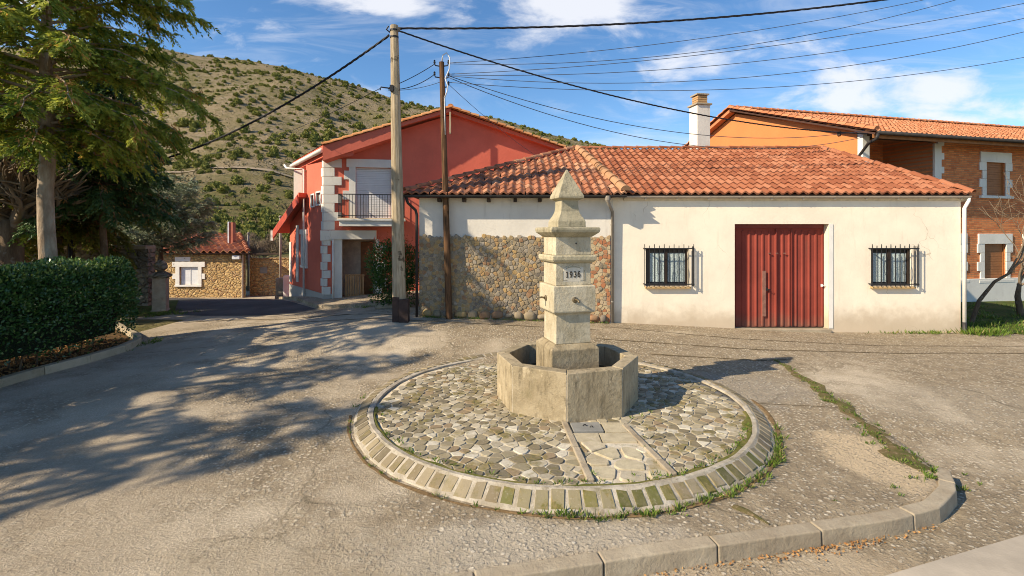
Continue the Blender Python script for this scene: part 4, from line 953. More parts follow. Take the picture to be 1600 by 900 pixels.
def barred_window(parent, h, yw, seed):
    a, b, c, d = h; xm = (a + b) / 2; zm = (c + d) / 2; yy = yw + .1
    f_ = MB(); t = .045
    for x in (a + t / 2, b - t / 2): f_.box((x, yy, zm), (t, .05, d - c))
    f_.box((xm, yy - .003, zm), (t * 1.5, .05, d - c - 2 * t)); f_.box((xm, yy, d - t / 2), (b - a - 2 * t, .05, t)); f_.box((xm, yy, c + t / 2), (b - a - 2 * t, .05, t))
    win = f_.build('window', M['winwood'], parent)
    g_ = MB(); g_.box((xm, yy + .012, zm), (b - a - .02, .006, d - c - .02)); 
    gm = g_.build('pane', M['glass'], win)
    cu = MB()
    for (x0_, x1_) in ((a + .12, xm - .04), (xm + .04, b - .06)):
        k = 14; pr_ = None
        for i in range(k + 1):
            x = x0_ + (x1_ - x0_) * i / k; q = (cu.v((x, yy + .001 - .006 * math.sin(i * 1.9), c + .1)), cu.v((x, yy + .001 - .006 * math.sin(i * 1.9), d - .12)))
            if pr_: cu.f(pr_[0], q[0], q[1], pr_[1])
            pr_ = q
    cu.build('curtain', M['curtain'], win)
    sl_ = MB(); sl_.box((xm, yw - .03, c - .03), (b - a + .06, .16, .045)); sl_.build('sill', M['sill'], win, bevel=.006)
    gr = MB(); e = .09; yg = yw - .13; x0_, x1_ = a - e + .03, b + e - .01; z0_, z1_ = c + .0, d + .05; nb = 10
    for i in range(nb + 1): 
        x = x0_ + (x1_ - x0_) * i / nb; gr.box((x, yg, (z0_ + z1_) / 2 + .01), (.014, .014, z1_ - z0_ + .02))
        if i % 2 == 0: gr.lathe((x, yg, z1_ + .02), [(.006, 0), (.012, .015), (.002, .045)], 6)
    for z in (z0_ + .06, z1_ - .05):
        gr.box(((x0_ + x1_) / 2, yg - .009, z), (x1_ - x0_ + .02, .008, .026))
        for x in (x0_, x1_): gr.box((x, (yg + yw) / 2 + .005, z), (.014, yw - yg + .01, .026))
    # scrolls in the middle bars
    for i in (3, 7):
        x = x0_ + (x1_ - x0_) * i / nb
        for sg in (-1, 1): gr.tube([(x + sg * (.02 + .03 * math.sin(k / 8 * math.pi)), yg, zm - .18 + .36 * k / 8) for k in range(9)], .005, 5)
    for x in (x1_,):
        for k in range(1, 3): gr.box((x, yw - .13 + k * .045, (z0_ + z1_) / 2), (.012, .012, z1_ - z0_))
    gr.build('grille', M['iron'], win)
for i, h in enumerate(wins): barred_window(gb, h, WY, i)
# eaves: white soffit band, gutter
XE1 = 11.32
eb = MB(); eb.prism([(X0 + .28, WY - .06, EZ - .06), (XE1, WY - .06, EZ - .06), (XE1, WY + .01, EZ - .13), (X0 + .28, WY + .01, EZ - .13)], (0, 0, .05)); eb.build('cornice', M['cream_paint'], gb)
gt = MB()
def gutter(mb, x0, x1, y, z, r=.06):
    n = 8; A_ = [mb.v((x0, y + r * math.cos(math.pi + math.pi * i / n), z + r * math.sin(math.pi + math.pi * i / n))) for i in range(n + 1)]; B_ = [mb.v((x1, y + r * math.cos(math.pi + math.pi * i / n), z + r * math.sin(math.pi + math.pi * i / n))) for i in range(n + 1)]
    for i in range(n): mb.f(A_[i], A_[i + 1], B_[i + 1], B_[i])
    A2 = [mb.v((x0, y + r * .88 * math.cos(math.pi + math.pi * i / n), z + r * .88 * math.sin(math.pi + math.pi * i / n))) for i in range(n + 1)]; B2 = [mb.v((x1, y + r * .88 * math.cos(math.pi + math.pi * i / n), z + r * .88 * math.sin(math.pi + math.pi * i / n))) for i in range(n + 1)]
    for i in range(n): mb.f(A2[i], B2[i], B2[i + 1], A2[i + 1])
    for (p, q) in ((0, 0), (n, n)): mb.f(A_[p], B_[p], B2[q], A2[q])
    mb.f(*A_); mb.f(*B_)
gutter(gt, X0 + .28, XE1, WY - .12, EZ - .0)
gu = gt.build('gutter', M['gutter'], gb)
bk = MB()
for i in range(11): x = 3.3 + i * .78; bk.bar((x, WY - .185, EZ - .01), (x, WY - .02, EZ - .075), .03, .012); bk.box((x, WY - .12, EZ - .07), (.035, .04, .03))
bk.build('bracket', M['gutter'], gu)
dp = MB(); xr = 11.24; dp.tube([(xr + .05, WY - .12, EZ - .05), (xr + .05, WY - .12, EZ - .12), (xr + .0, WY - .06, EZ - .3), (xr - .0, WY - .06, .1)], .042, 10); dp.build('downpipe', M['white'], gb, smooth=True)
dp = MB(); dp.tube([(xr, WY - .06, .2), (xr, WY - .06, -.06), (xr + .02, WY - .1, -.12)], .05, 10); dp.build('pipe_shoe', M['gutter_dark'], gb, smooth=True)
# roof planes
ey = WY - .15; sl_y = RY - ey; sl_z = RIDZ - (EZ + .05); SV = Vector((0, sl_y, sl_z)); LS = SV.length
DIVt, DIVb = 2.14, 2.78          # where the dividing ridge meets ridge and eave
RL, RRt = 1.98, 10.13
tiles('roof', (0, ey, EZ + .05), (1, 0, 0), SV, [(DIVb, 0), (XE1, 0), (RRt, LS), (DIVt, LS)], M['tile'], gb)
rf = [o for o in gb.children if o.name.startswith('roof')][0]
cb = MB(); caps(cb, (RRt, RY, RIDZ + .02), (XE1, ey, EZ + .08)); caps(cb, (DIVt, RY, RIDZ + .03), (RRt, RY, RIDZ + .03), .07); cb.build('ridge_tiles', M['tile'], rf)
# rear and right slopes
bkr = MB(); ry2 = 20.7
bkr.poly([(XE1, ey, EZ + .05), (XE1, ry2, EZ + .05), (RRt, RY, RIDZ)]); bkr.poly([(RRt, RY, RIDZ), (XE1, ry2, EZ + .05), (DIVt, ry2, EZ + .05), (DIVt, RY, RIDZ)]); bkr.build('rear_slope', M['tile'], rf)
# chimney on the rear slope
chx, chy = wx(1096.5, 17.6), 17.8
ch = MB(); zc0, zc1 = 4.2, wz(163, 17.5); ch.box((chx, chy, (zc0 + zc1) / 2), (.5, .5, zc1 - zc0), rz=R(12)); cho = ch.build('chimney', m_plaster('chimney_render', (.74, .69, .6), (.3, .24, .17), None, .5), rf, bevel=.01)
c2 = MB(); c2.box((chx, chy, zc1 + .03), (.6, .6, .06), rz=R(12)); c2.build('chimney_cap', M['kerb'], cho, bevel=.008)
c3 = MB()
for k in range(4): c3.box((chx, chy, zc1 + .09 + k * .072), (.37 - .01 * (k % 2), .37 - .01 * (k % 2), .06), rz=R(12))
c3.build('chimney_pot', m_tile('pot_bricks', [(.42, .24, .1), (.46, .28, .13), (.4, .22, .1)], (.2, .12, .06), .4), cho)
c4 = MB(); c4.box((chx, chy, zc1 + .385), (.46, .46, .045), rz=R(12)); c4.build('chimney_lid', M['kerb'], cho)
# conduit and junctions on the wall
# ------------------------------------------------------------------ stone building with old tiles
SY = 12.54; SX0, SX1 = -2.3, 2.5
sbd = thing('stone_barn', (0, SY, .3), 'old rubble stone barn with white render band under mossy tiled hip roof', 'building')
ztop = wz(367, SY)
mb = MB(); wall(mb, (0, SY, 0), (1, 0, 0), (0, -1, 0), SX0, SX1, -.1, 3.28, [])
mb.poly([(SX0, SY, -.1), (SX0, 20.5, -.1), (SX0, 20.5, 3.28), (SX0, SY, 3.28)]); mb.poly([(SX1, SY, -.1), (SX1, WY - .002, -.1), (SX1, WY - .002, 3.28), (SX1, SY, 3.28)])
sw = mb.build('wall', M['white_render'], sbd)
rbm = MB(); rbm.box(((SX0 + SX1) / 2 - .02, SY - .012, (ztop - .06 - .1) / 2), (SX1 - SX0 - .1, .03, ztop - .06 + .1)); rbm.build('mortar', M['wallmortar'], sw)
def gs(): return (random.uniform(SX0, SX1 - .05), random.uniform(.15, ztop + .05))
ss = poisson(1200, gs, lambda x, z: random.uniform(.6, 1.6) * (.07 + .05 *  (.5 + .5 * mnoise.noise(Vector((x * 1.3, z * 1.6, 5))))), 30000)
# squash so that stones lie flat

lim = lambda x: ztop + .03 * mnoise.noise(Vector((x * 2.3, 0, 0))) - .03
sa, sbk = MB(), MB()
kp = lambda x, z: z < lim(x)
fr_ = lambda u, v, h: (u, SY - .02 - h, v)
lay_stones(sa, ss, fr_, .005, .022, round_=.1, prof=((1, -.4), (.97, .6), (.88, .95), (.6, 1.05)), clips=((1, 0, SX1 - .06), (-1, 0, -(SX0 + .0)), (0, 1, ztop + .03)), keep=lambda x, z: kp(x, z) and not (x > 1.75 and random.random() < .75), hvar=.45, dome=1)
random.seed(3)
lay_stones(sbk, ss, fr_, .006, .016, clips=((1, 0, SX1 - .06), (-1, 0, -(SX0 + .0)), (0, 1, ztop + .03)), keep=lambda x, z: kp(x, z) and x > 1.75, hvar=.4, dome=1)
sa.build('rubble_stones', M['wallstone'], sw, smooth=False, fix=False); sbk.build('reddish_stones', M['brickstone'], sw, smooth=False, fix=False)
# larger stones in the bottom course and left corner
bc = MB(); x = SX0 + .08; random.seed(9)
while x < SX1 - .2:
    wd = random.uniform(.16, .34); hh = random.uniform(.13, .22); bc.rv = random.choice((.05, .25, .45, .65, .75)); c = (x + wd / 2, SY - .03, lerp_table(TW, x) + .1)
    for ring in [0]:
        P = chaikin(chaikin([(c[0] - wd / 2, c[2] - hh / 2), (c[0] + wd / 2, c[2] - hh / 2 + random.uniform(-.03, .03)), (c[0] + wd / 2.2, c[2] + hh / 2), (c[0] - wd / 2.2, c[2] + hh / 2 + random.uniform(-.03, .03))]))
        rg = [[bc.v((c[0] + (p[0] - c[0]) * k, SY + .0 - d, c[2] + (p[1] - c[2]) * k)) for p in P] for k, d in ((1, 0), (.95, .06), (.75, .1), (.4, .115))]
        for A_, B_ in zip(rg, rg[1:]):
            for i in range(len(P)): bc.f(A_[i], A_[(i + 1) % len(P)], B_[(i + 1) % len(P)], B_[i])
        bc.f(*rg[-1])
    x += wd + .015
bc.build('footing_stones', M['wallstone'], sw, smooth=True, fix=False)
# roof
eyS = SY - .3; EZS = 3.36; XL = -2.62
SVs = Vector((0, RY - eyS, RIDZ - EZS)); LSs = SVs.length
rs_ = tiles('roof', (0, eyS, EZS), (1, 0, 0), SVs, [(XL, 0), (DIVb - .02, 0), (DIVt - .02, LSs), (RL, LSs)], M['oldtile'], sbd, pitch=.21, jit=2.2, step=.03, amp=.055, rnd=lambda u, v: min(1, max(0, random.random() * .75 + .12 * (u / 2 - .8))))
SVl = Vector((RL - XL, 0, RIDZ - EZS))
lf = MB(); lf.poly([(XL, eyS, EZS), (RL, RY, RIDZ), (XL, 20.7, EZS)]); lf.poly([(RL, RY, RIDZ), (DIVt, RY, RIDZ), (DIVt, 20.7, EZS), (XL, 20.7, EZS)]); lf.build('rear_slope', M['oldtile'], rs_)
cb = MB(); caps(cb, (XL + .02, eyS + .02, EZS + .04), (RL, RY, RIDZ + .02), .085); caps(cb, (RL, RY, RIDZ + .03), (DIVt, RY, RIDZ + .03), .08); cb.build('ridge_tiles', M['oldtile'], rs_)
cb = MB(); caps(cb, (DIVb - .02, eyS + .03, EZS + .05), (DIVt, RY, RIDZ + .03), .12, .45); cb.build('valley_caps', m_tile('pale_caps', [(.36, .19, .09), (.44, .25, .13), (.4, .22, .11)], (.3, .18, .1), .5, .4), rs_)
so_ = MB(); so_.box(((XL + DIVb) / 2, eyS + .16, EZS - .045), (DIVb - XL - .04, .28, .02)); so_.build('soffit', M['cream_paint'], sbd)
gt = MB(); gutter(gt, XL - .05, DIVb - .02, eyS - .05, EZS - .035, .055); gu = gt.build('gutter', M['gutter_dark'], sbd)
bm_ = MB()
for px in (688, 726, 764, 805, 843): bm_.box((wx(px, SY), SY - .12, 3.22), (.085, .24, .085))
bm_.build('rafter_end', M['wood_dark'], sbd, bevel=.006)
# carved corner bracket at the left eave and downpipes
cr_ = MB(); cr_.tube([(XL + .06, eyS - .05, EZS - .06), (XL + .1, eyS, EZS - .22), (XL + .24, SY - .07, EZS - .38), (SX0 - .05, SY - .06, EZS - .5), (SX0 - .05, SY - .06, .35)], .035, 8); cr_.build('downpipe', M['gutter_dark'], sbd, smooth=True)
xd = wx(957, WY - .1)
dp = MB(); dp.tube([(xd - .18, eyS - .05, EZS - .07), (xd - .17, eyS - .05, EZS - .2), (xd - .1, eyS + .08, EZS - .3), (xd + .0, WY - .1, EZS - .42), (xd, WY - .08, .2)], [.05, .042, .04, .04, .04], 10); d_ = dp.build('downpipe', M['pipe'], sbd, smooth=True)
hp = MB(); hp.lathe((xd - .18, eyS - .05, EZS - .2), [(.04, 0), (.065, .05), (.07, .12), (.07, .15)], 10); hp.build('hopper', M['pipe'], d_)
for z in (2.6, 1.6, .7): q = MB(); q.lathe((xd, WY - .08, z), [(.047, 0), (.047, .03)], 10); q.build('pipe_clip', M['pipe'], d_)
# ------------------------------------------------------------------ poles and cables
pY = 12.0
pz = wz(40, pY); pX = wx(616, pY); pXb = wx(624.5, pY)
pole = thing('utility_pole', (pXb, pY, .3), 'tall pale weathered utility pole standing before the red house', 'pole', None)
b = MB(); b.tube([(pXb, pY, .1), ((pXb * .67 + pX * .33), pY, 2.6), ((pXb * .33 + pX * .67), pY, 5), (pX, pY, pz)], [.165, .145, .12, .092], 10); b.build('shaft', M['pole'], pole)
b = MB(); b.box((pXb - .06, pY - .02, .6), (.16, .3, .62)); b.box((pXb + .13, pY - .1, .58), (.22, .2, .56)); b.build('pole_guard', plain('rusty_guard', (.05, .032, .026), .8, .3, 8), pole, bevel=.01)
b = MB(); 
for z in (pz - .14, pz - .3): b.lathe((pX, pY, z), [(.105, 0), (.105, .04)], 12)
b.tube([(pX, pY, pz - .14), (pX, pY, pz - .3)], .02, 6); b.tube([(pX - .1, pY, pz - .16), (pX - .18, pY - .02, pz - .1), (pX - .13, pY - .02, pz - .02)], .018, 6); b.tube([(pX + .08, pY - .02, pz - .12), (pX + .2, pY - .05, pz - .1)], .016, 6)
b.build('bracket', M['iron'], pole); b = MB(); z2 = wz(140, pY); b.tube([(pX - .06, pY - .1, z2), (pX - .28, pY - .14, z2 + .02), (pX - .3, pY - .14, z2 - .05)], .016, 6); b.box((pX - .03, pY - .12, z2), (.08, .08, .14)); b.build('bracket', M['iron'], pole)
p2Y = 12.36; q0 = (wx(702, p2Y), p2Y, .2); q1 = (wx(690, p2Y), p2Y, wz(97, p2Y))
pole2 = thing('utility_pole', q0, 'dark tarred wooden pole rising against the stone wall', 'pole', None)
b = MB(); b.tube([q0, ((q0[0] + q1[0]) / 2, p2Y, 3.4), q1], [.085, .075, .062], 10); b.build('shaft', M['darkpole'], pole2)
b = MB()
for dz, sgn in ((-.1, -1), (-.1, 1), (-.38, -1), (-.4, 1), (-.62, 1)):
    zz_ = q1[2] + dz; b.tube([(q1[0] + sgn * .05, p2Y, zz_), (q1[0] + sgn * .15, p2Y - .02, zz_ + .01), (q1[0] + sgn * .17, p2Y - .02, zz_ + .07)], .016, 6); b.lathe((q1[0] + sgn * .17, p2Y - .02, zz_ + .06), [(.022, 0), (.03, .02), (.018, .045), (.028, .06), (.012, .085)], 8)
b.build('insulator', M['iron'], pole2)
b = MB(); zt = q1[2]; b.tube([(q1[0] + .02, p2Y - .07, zt + .0), (q1[0] + .04, p2Y - .08, zt + .14), (q1[0] + .13, p2Y - .08, zt + .2), (q1[0] + .21, p2Y - .08, zt + .08), (q1[0] + .2, p2Y - .08, zt - .2), (q1[0] + .1, p2Y - .08, zt - .42), (q1[0] + .16, p2Y - .08, zt - .6), (q1[0] + .14, p2Y - .08, zt - .75), (q1[0] + .08, p2Y - .08, zt - .9)], .016, 8); b.tube([(q1[0] + .08, p2Y - .08, zt - .9), (q1[0] + .1, p2Y - .08, 4.8)], .01, 6); b.build('conduit', M['pale'], pole2, smooth=True)
def P(px, py, Y): return Vector((wx(px, Y), Y, wz(py, Y)))
def cable(a, b_, sag, r, label, mat='cable', twist=False, n=28, group=None):
    a = Vector(a); b_ = Vector(b_); mb = MB(); pts = [a.lerp(b_, i / n) - Vector((0, 0, 4 * sag * (i / n) * (1 - i / n))) for i in range(n + 1)]
    if twist:
        m_ = 170; 
        for ph in (0, 2.1, 4.2):
            pp_ = []
            for i in range(m_ + 1):
                t = i / m_; p = a.lerp(b_, t) - Vector((0, 0, 4 * sag * t * (1 - t))); an = t * twist * 6.283 + ph; pp_.append(p + Vector((0, math.cos(an), math.sin(an))) * r * .9)
            mb.tube(pp_, r * .75, 5)
    else: mb.tube(pts, r, 6)
    return tag(mb.build('overhead_cable', M[mat], smooth=True), label, 'cable', group)
T1 = P(616, 50, pY)
cable(T1 + Vector((.1, -.1, .05)), P(1800, -75, 13), .55, .017, 'thickest twisted black cable running right from the pale pole top', 'cable', 22)
cable(T1 + Vector((.1, -.1, 0)), P(1356, 209, 16.6), .52, .014, 'black cable sagging from pale pole top to the orange house', 'cable', 30)
cable(T1 + Vector((-.12, 0, -.08)), P(200, 262, 17), .5, .02, 'twisted cable dropping left from pale pole top towards the conifers', 'cable', 20)
Q = lambda dx, dz: Vector((q1[0] + dx, p2Y - .02, q1[2] + dz))
cable(P(609, 140, pY) + Vector((0, -.14, 0)), Q(-.16, -.05), .04, .009, 'upper short black wire linking the two poles')
cable(P(609, 142, pY) + Vector((0, -.15, 0)), Q(-.16, -.3), .12, .009, 'lower slack black wire linking the two poles')
cable(P(609, 144, pY) + Vector((0, -.16, 0)), Q(-.05, -.5), .06, .006, 'thin grey wire linking the two poles lowest', 'thincable')
cable(P(609, 141, pY) + Vector((-.2, -.14, 0)), P(330, 240, 26), .3, .008, 'black wire passing behind the pale pole towards the hill')
gr_ = 'thin wires fanning right from the dark pole'
fan = [(.16, -.03, 1480, -8, .25, 13, 'uppermost thin wire of the fan right of the dark pole'), (.17, -.05, 1500, -2, .5, 13, 'second wire from the top of the fan'), (.17, -.3, 1700, -16, .35, 12, 'third wire of the fan, leaving the frame top right'),
       (.17, -.32, 1700, 6, .5, 12, 'fourth wire of the fan, crossing the cloud at right'), (.17, -.34, 1720, 18, .75, 12, 'fifth wire of the fan from the dark pole'), (.17, -.5, 1750, 58, .7, 14, 'lowest nearly level wire of the fan towards the right edge')]
for dx, dz, ex, ey_, sg, Y, lb in fan: cable(Q(dx, dz), P(ex, ey_, Y), sg, .0075, lb, 'thincable')
cable(Q(.17, -.34), P(1350, 204, 16.55), .75, .009, 'upper of two drooping wires ending at the orange wall', 'thincable')
cable(Q(.17, -.38), P(1350, 214, 16.55), .95, .009, 'lower of two drooping wires ending at the orange wall', 'thincable')
cable(Q(.12, -.5), P(842, 246, 17.6), .1, .006, 'thin wire slanting down across the red gable wall', 'thincable')
# ------------------------------------------------------------------ red house
A0 = Vector((-6.305, 17, 0)); Uf = Vector((.985, .174, 0)).normalized(); Nf = Vector((.174, -.985, 0)).normalized(); Vl = Vector((-.616, .788, 0)).normalized(); Nl = Vector((-.788, -.616, 0)).normalized()
def tf(px):
    r_ = (px - 800) / F; return (-A0.x + r_ * A0.y) / (Uf.x - r_ * Uf.y)
def zf(py, px): t = tf(px); return wz(py, A0.y + Uf.y * t)
def tl(px):
    r_ = (px - 800) / F; return (r_ * A0.y - A0.x) / (Vl.x - r_ * Vl.y)
def zl(py, px): t = tl(px); return wz(py, A0.y + Vl.y * t)
rh = thing('red_house', tuple(A0), 'two storey red rendered house with white quoins, balcony and tiled gable', 'house')
tE = 9.0; tA = tf(703); zA = 6.55; zE = 5.12; gz = .05
wm = MB()
bt0, bt1 = tf(556), tf(611); bz0, bz1 = zf(344, 580), zf(262, 580)
po0, po1 = tf(519), tf(587); pz1 = zf(374, 550)
wall(wm, A0, Uf, Nf, 0, tE, -.5, zE, [(bt0, bt1, bz0, bz1, .15), (po0, po1, -.49, pz1, 1.3)], .15)
wm.poly([A0 + Vector((0, 0, zE)), A0 + Uf * tE + Vector((0, 0, zE)), A0 + Uf * tE + Vector((0, 0, zE + .15)), A0 + Uf * tA + Vector((0, 0, zA))])
# left wall: tall part then annex
s1, s2 = tl(478), tl(453)
wl_h = [(tl(487), tl(491.5), zl(322, 489), zl(305, 489), .08), (tl(495.5), tl(502), zl(319, 499), zl(301, 499), .08)]
def flip(h): return h
wall(wm, A0, Vl, Nl, 0, s1, -.6, zE + .05, [(min(h[0], h[1]), max(h[0], h[1]), h[2], h[3], .08) for h in wl_h] , .08)
P0 = A0 + Vl * s1; P1 = A0 + Vl * s2; za0, za1 = 3.6, 2.75
wm.poly([P0 + Vector((0, 0, -.8)), P1 + Vector((0, 0, -.8)), P1 + Vector((0, 0, za1)), P0 + Vector((0, 0, za0))])
back = Vector((.1, 1, 0)) * 7
wm.poly([P0 + Vector((0, 0, 0)), P0 + back, P0 + back + Vector((0, 0, zE)), P0 + Vector((0, 0, zE))]); wm.poly([P1 + Vector((0, 0, -.8)), P1 + back, P1 + back + Vector((0, 0, za1)), P1 + Vector((0, 0, za1))])
wr = A0 + Uf * tE; wm.poly([wr + Vector((0, 0, -.5)), wr + Vector((-.17, 1, 0)) * 8, wr + Vector((-.17, 1, 0)) * 8 + Vector((0, 0, zE)), wr + Vector((0, 0, zE))])
rw = wm.build('wall', M['red'], rh)
def fbox(mb, t0, t1, z0, z1, d0, d1, O=A0, U=Uf, N_=Nf):
    pts = [O + U * t0 + N_ * d0 + Vector((0, 0, z0)), O + U * t1 + N_ * d0 + Vector((0, 0, z0)), O + U * t1 + N_ * d1 + Vector((0, 0, z0)), O + U * t0 + N_ * d1 + Vector((0, 0, z0))]; mb.prism(pts, (0, 0, z1 - z0))
def lbox(mb, t0, t1, z0, z1, d0, d1): fbox(mb, min(t0, t1), max(t0, t1), z0, z1, d0, d1, A0, Vl, Nl)
# porch inside
pm = MB(); fbox(pm, po0, po1, -.4, pz1, -1.34, -1.3); pm.build('porch_wall', M['cream_paint'], rh)
pd = MB(); fbox(pd, po0 + .78, po0 + 1.22, .1, 2.1, -1.295, -1.24); pdo = pd.build('door', M['wood'], rh)
for (a, b_) in ((.0, .78), ):
    gp = MB(); fbox(gp, po0 + .40, po0 + 1.05, .28, .33, -.12, -.08); fbox(gp, po0 + .40, po0 + 1.05, .95, 1.0, -.12, -.08)
    for k in range(8): fbox(gp, po0 + .41 + k * .08, po0 + .465 + k * .08, .2, 1.02, -.08, -.06)
    gp.build('porch_gate', m_pole('gate_wood', (.3, .17, .08), (.42, .26, .13)), rh)
ps = MB(); fbox(ps, po0, po1 + .1, -.1, .17, -1.25, .12); fbox(ps, po0 + .4, po1, -.1, .09, .12, .42); ps.build('step', M['kerb'], rh, bevel=.015)
q_ = MB(); zc = .1; k = 0
fbox(q_, tf(519), tf(535), -.2, pz1, .0, .06)                       # porch column
fbox(q_, tf(519) - .08, po1 + .03, pz1, zf(360, 550), -.05, .12)    # lintel
fbox(q_, po1, po1 + .12, .0, pz1, -.12, .03)
z = .3
while z < pz1 - .25:
    fbox(q_, po1 + .12, po1 + (.36 if k % 2 else .2), z, z + .27, -.02, .035); z += .285; k += 1
zc = zf(360, 520) + .02; k = 0; hq = .30
while zc + hq < zE + .02:
    fbox(q_, -.02, (.56 if k % 2 else .33), zc, zc + hq - .012, -.02, .04); lbox(q_, .0, (.3 if k % 2 else .5) * .5, zc, zc + hq - .012, -.02, .04); zc += hq; k += 1
z = .35; k = 0
while z < zf(375, 520):
    lbox(q_, 0, .3 if k % 2 else .18, z, z + .26, -.02, .04); fbox(q_, .0, .1 if k % 2 else .2, z, z + .26, -.02, .04); z += .275; k += 1
fbox(q_, -.12, .26, zf(375, 510) - .02, zf(360, 510), -.02, .08)
# balcony door surround
fbox(q_, bt0 - .22, bt0, bz0, bz1, -.02, .05); fbox(q_, bt1, bt1 + .14, bz0, bz1, -.02, .05); fbox(q_, bt0 - .3, bt1 + .2, bz1, bz1 + .28, -.02, .06); fbox(q_, bt0 - .38, bt0 - .22, bz1 - .42, bz1 - .12, -.02, .045); fbox(q_, bt0 - .42, bt0 - .22, bz1 - 1.1, bz1 - .8, -.02, .045)
q_.build('quoins', M['quoin'], rh, bevel=.008)
sh = MB(); nsl = 30
for i in range(nsl): z0_ = bz0 + (bz1 - bz0) * i / nsl; fbox(sh, bt0, bt1, z0_ + .004, z0_ + (bz1 - bz0) / nsl - .004, -.12, -.085)
fbox(sh, bt0, bt1, bz0, bz1, -.14, -.115); sh.build('shutter', M['shutter'], rh)
bl0, bl1 = tf(533), tf(634); zb1 = zf(345, 580); zb0 = zf(354, 580)
bb = MB(); fbox(bb, bl0 + .06, bl1 - .06, zb0, zb1 - .02, -.02, .8); fbox(bb, bl0, bl1, zb1 - .02, zb1 + .05, -.02, .86); bal = bb.build('balcony', M['quoin'], rh, bevel=.01)
bb = MB(); fbox(bb, bl0 + .01, bl1 - .01, zb1 + .05, zb1 + .075, 0.05, .84); bb.build('balcony_tiles', M['sill'], bal)
rl = MB(); zr = zf(306, 580)
fbox(rl, bl0 + .03, bl1 - .03, zr - .03, zr, .80, .84); fbox(rl, bl0 + .03, bl1 - .03, zb1 + .13, zb1 + .155, .80, .83)
for i in range(25): t_ = bl0 + .04 + (bl1 - bl0 - .09) * i / 24; fbox(rl, t_, t_ + .014, zb1 + .07, zr, .81, .824)
for t_ in (bl0 + .03, bl1 - .05):
    fbox(rl, t_, t_ + .03, zr - .03, zr, 0, .84); fbox(rl, t_, t_ + .03, zb1 + .13, zb1 + .155, 0, .84)
    for i in range(6): fbox(rl, t_, t_ + .014, zb1 + .07, zr, .06 + i * .14, .075 + i * .14)
rl.build('railing', M['iron'], bal)
# plinth, left wall windows, pilaster, pipe
pl_ = MB(); pl_.poly([A0 + Nl * .03 + Vector((0, 0, -.6)), P1 + Nl * .03 + Vector((0, 0, -.9)), P1 + Nl * .03 + Vector((0, 0, zl(444, 455))), A0 + Nl * .03 + Vector((0, 0, zl(458, 503)))]); pl_.poly([A0 + Nl * .03 + Vector((0, 0, -.6)), A0 + Nl * .03 + Vector((0, 0, zl(458, 503))), A0 + Uf * .25 + Nf * .03 + Vector((0, 0, zl(458, 503))), A0 + Uf * .25 + Nf * .03 + Vector((0, 0, -.6))])
pl_.build('plinth', M['grey_render'], rh)
fw = MB(); lbox(fw, po1, po1, 0, 0, 0, 0) if False else None
wn = []
for h in wl_h:
    a, b_ = min(h[0], h[1]), max(h[0], h[1]); m1 = MB(); lbox(m1, a - .05, a, h[2] - .05, h[3] + .05, -.02, .04); lbox(m1, b_, b_ + .05, h[2] - .05, h[3] + .05, -.02, .04); lbox(m1, a, b_, h[3], h[3] + .05, -.02, .04); lbox(m1, a, b_, h[2] - .05, h[2], -.02, .05)
    wi = m1.build('window', M['white'], rh); m2 = MB(); lbox(m2, a, b_, h[2], h[3], -.07, -.05); m2.build('pane', M['curtain'], wi)
m1 = MB(); a, b_ = tl(472), tl(480.5); a, b_ = min(a, b_), max(a, b_); z0_, z1_ = zl(415, 476), zl(366, 476); lbox(m1, a - .04, b_ + .12, z1_, z1_ + .18, 0, .06); lbox(m1, a - .04, b_ + .04, z0_ - .08, z0_, 0, .07); lbox(m1, a, a + .1, z0_, z1_, 0, .05); lbox(m1, b_ - .1, b_, z0_, z1_, 0, .05); wi = m1.build('window', M['white'], rh)
m2 = MB(); lbox(m2, a + .1, b_ - .1, z0_, z1_, 0, .02); m2.build('shutter', M['shutter'], wi)
m1 = MB(); lbox(m1, tl(464), tl(467), zl(440, 465), zl(352, 465), 0, .04); lbox(m1, tl(453.5), tl(456), zl(440, 455), zl(378, 455), 0, .04); m1.build('pilaster', M['quoin'], rh)
m1 = MB(); pp_ = A0 + Vl * (s1 - .05) + Nl * .09; m1.tube([A0 + Vl * (s1 + 1.2) + Nl * .45 + Vector((0, 0, zE - .1)), A0 + Vl * (s1 + .9) + Nl * .45 + Vector((0, 0, zE - .25)), pp_ + Vector((0, 0, zE - .35)), pp_ + Vector((0, 0, -.3))], .04, 8); m1.build('downpipe', M['white'], rh, smooth=True)
m1 = MB(); c = A0 + Uf * (tf(519) + .05) + Nf * .12; m1.tube([c + Vector((0, 0, pz1)), c + Vector((0, 0, 0))], .03, 8); m1.build('downpipe', M['white'], rh, smooth=True)
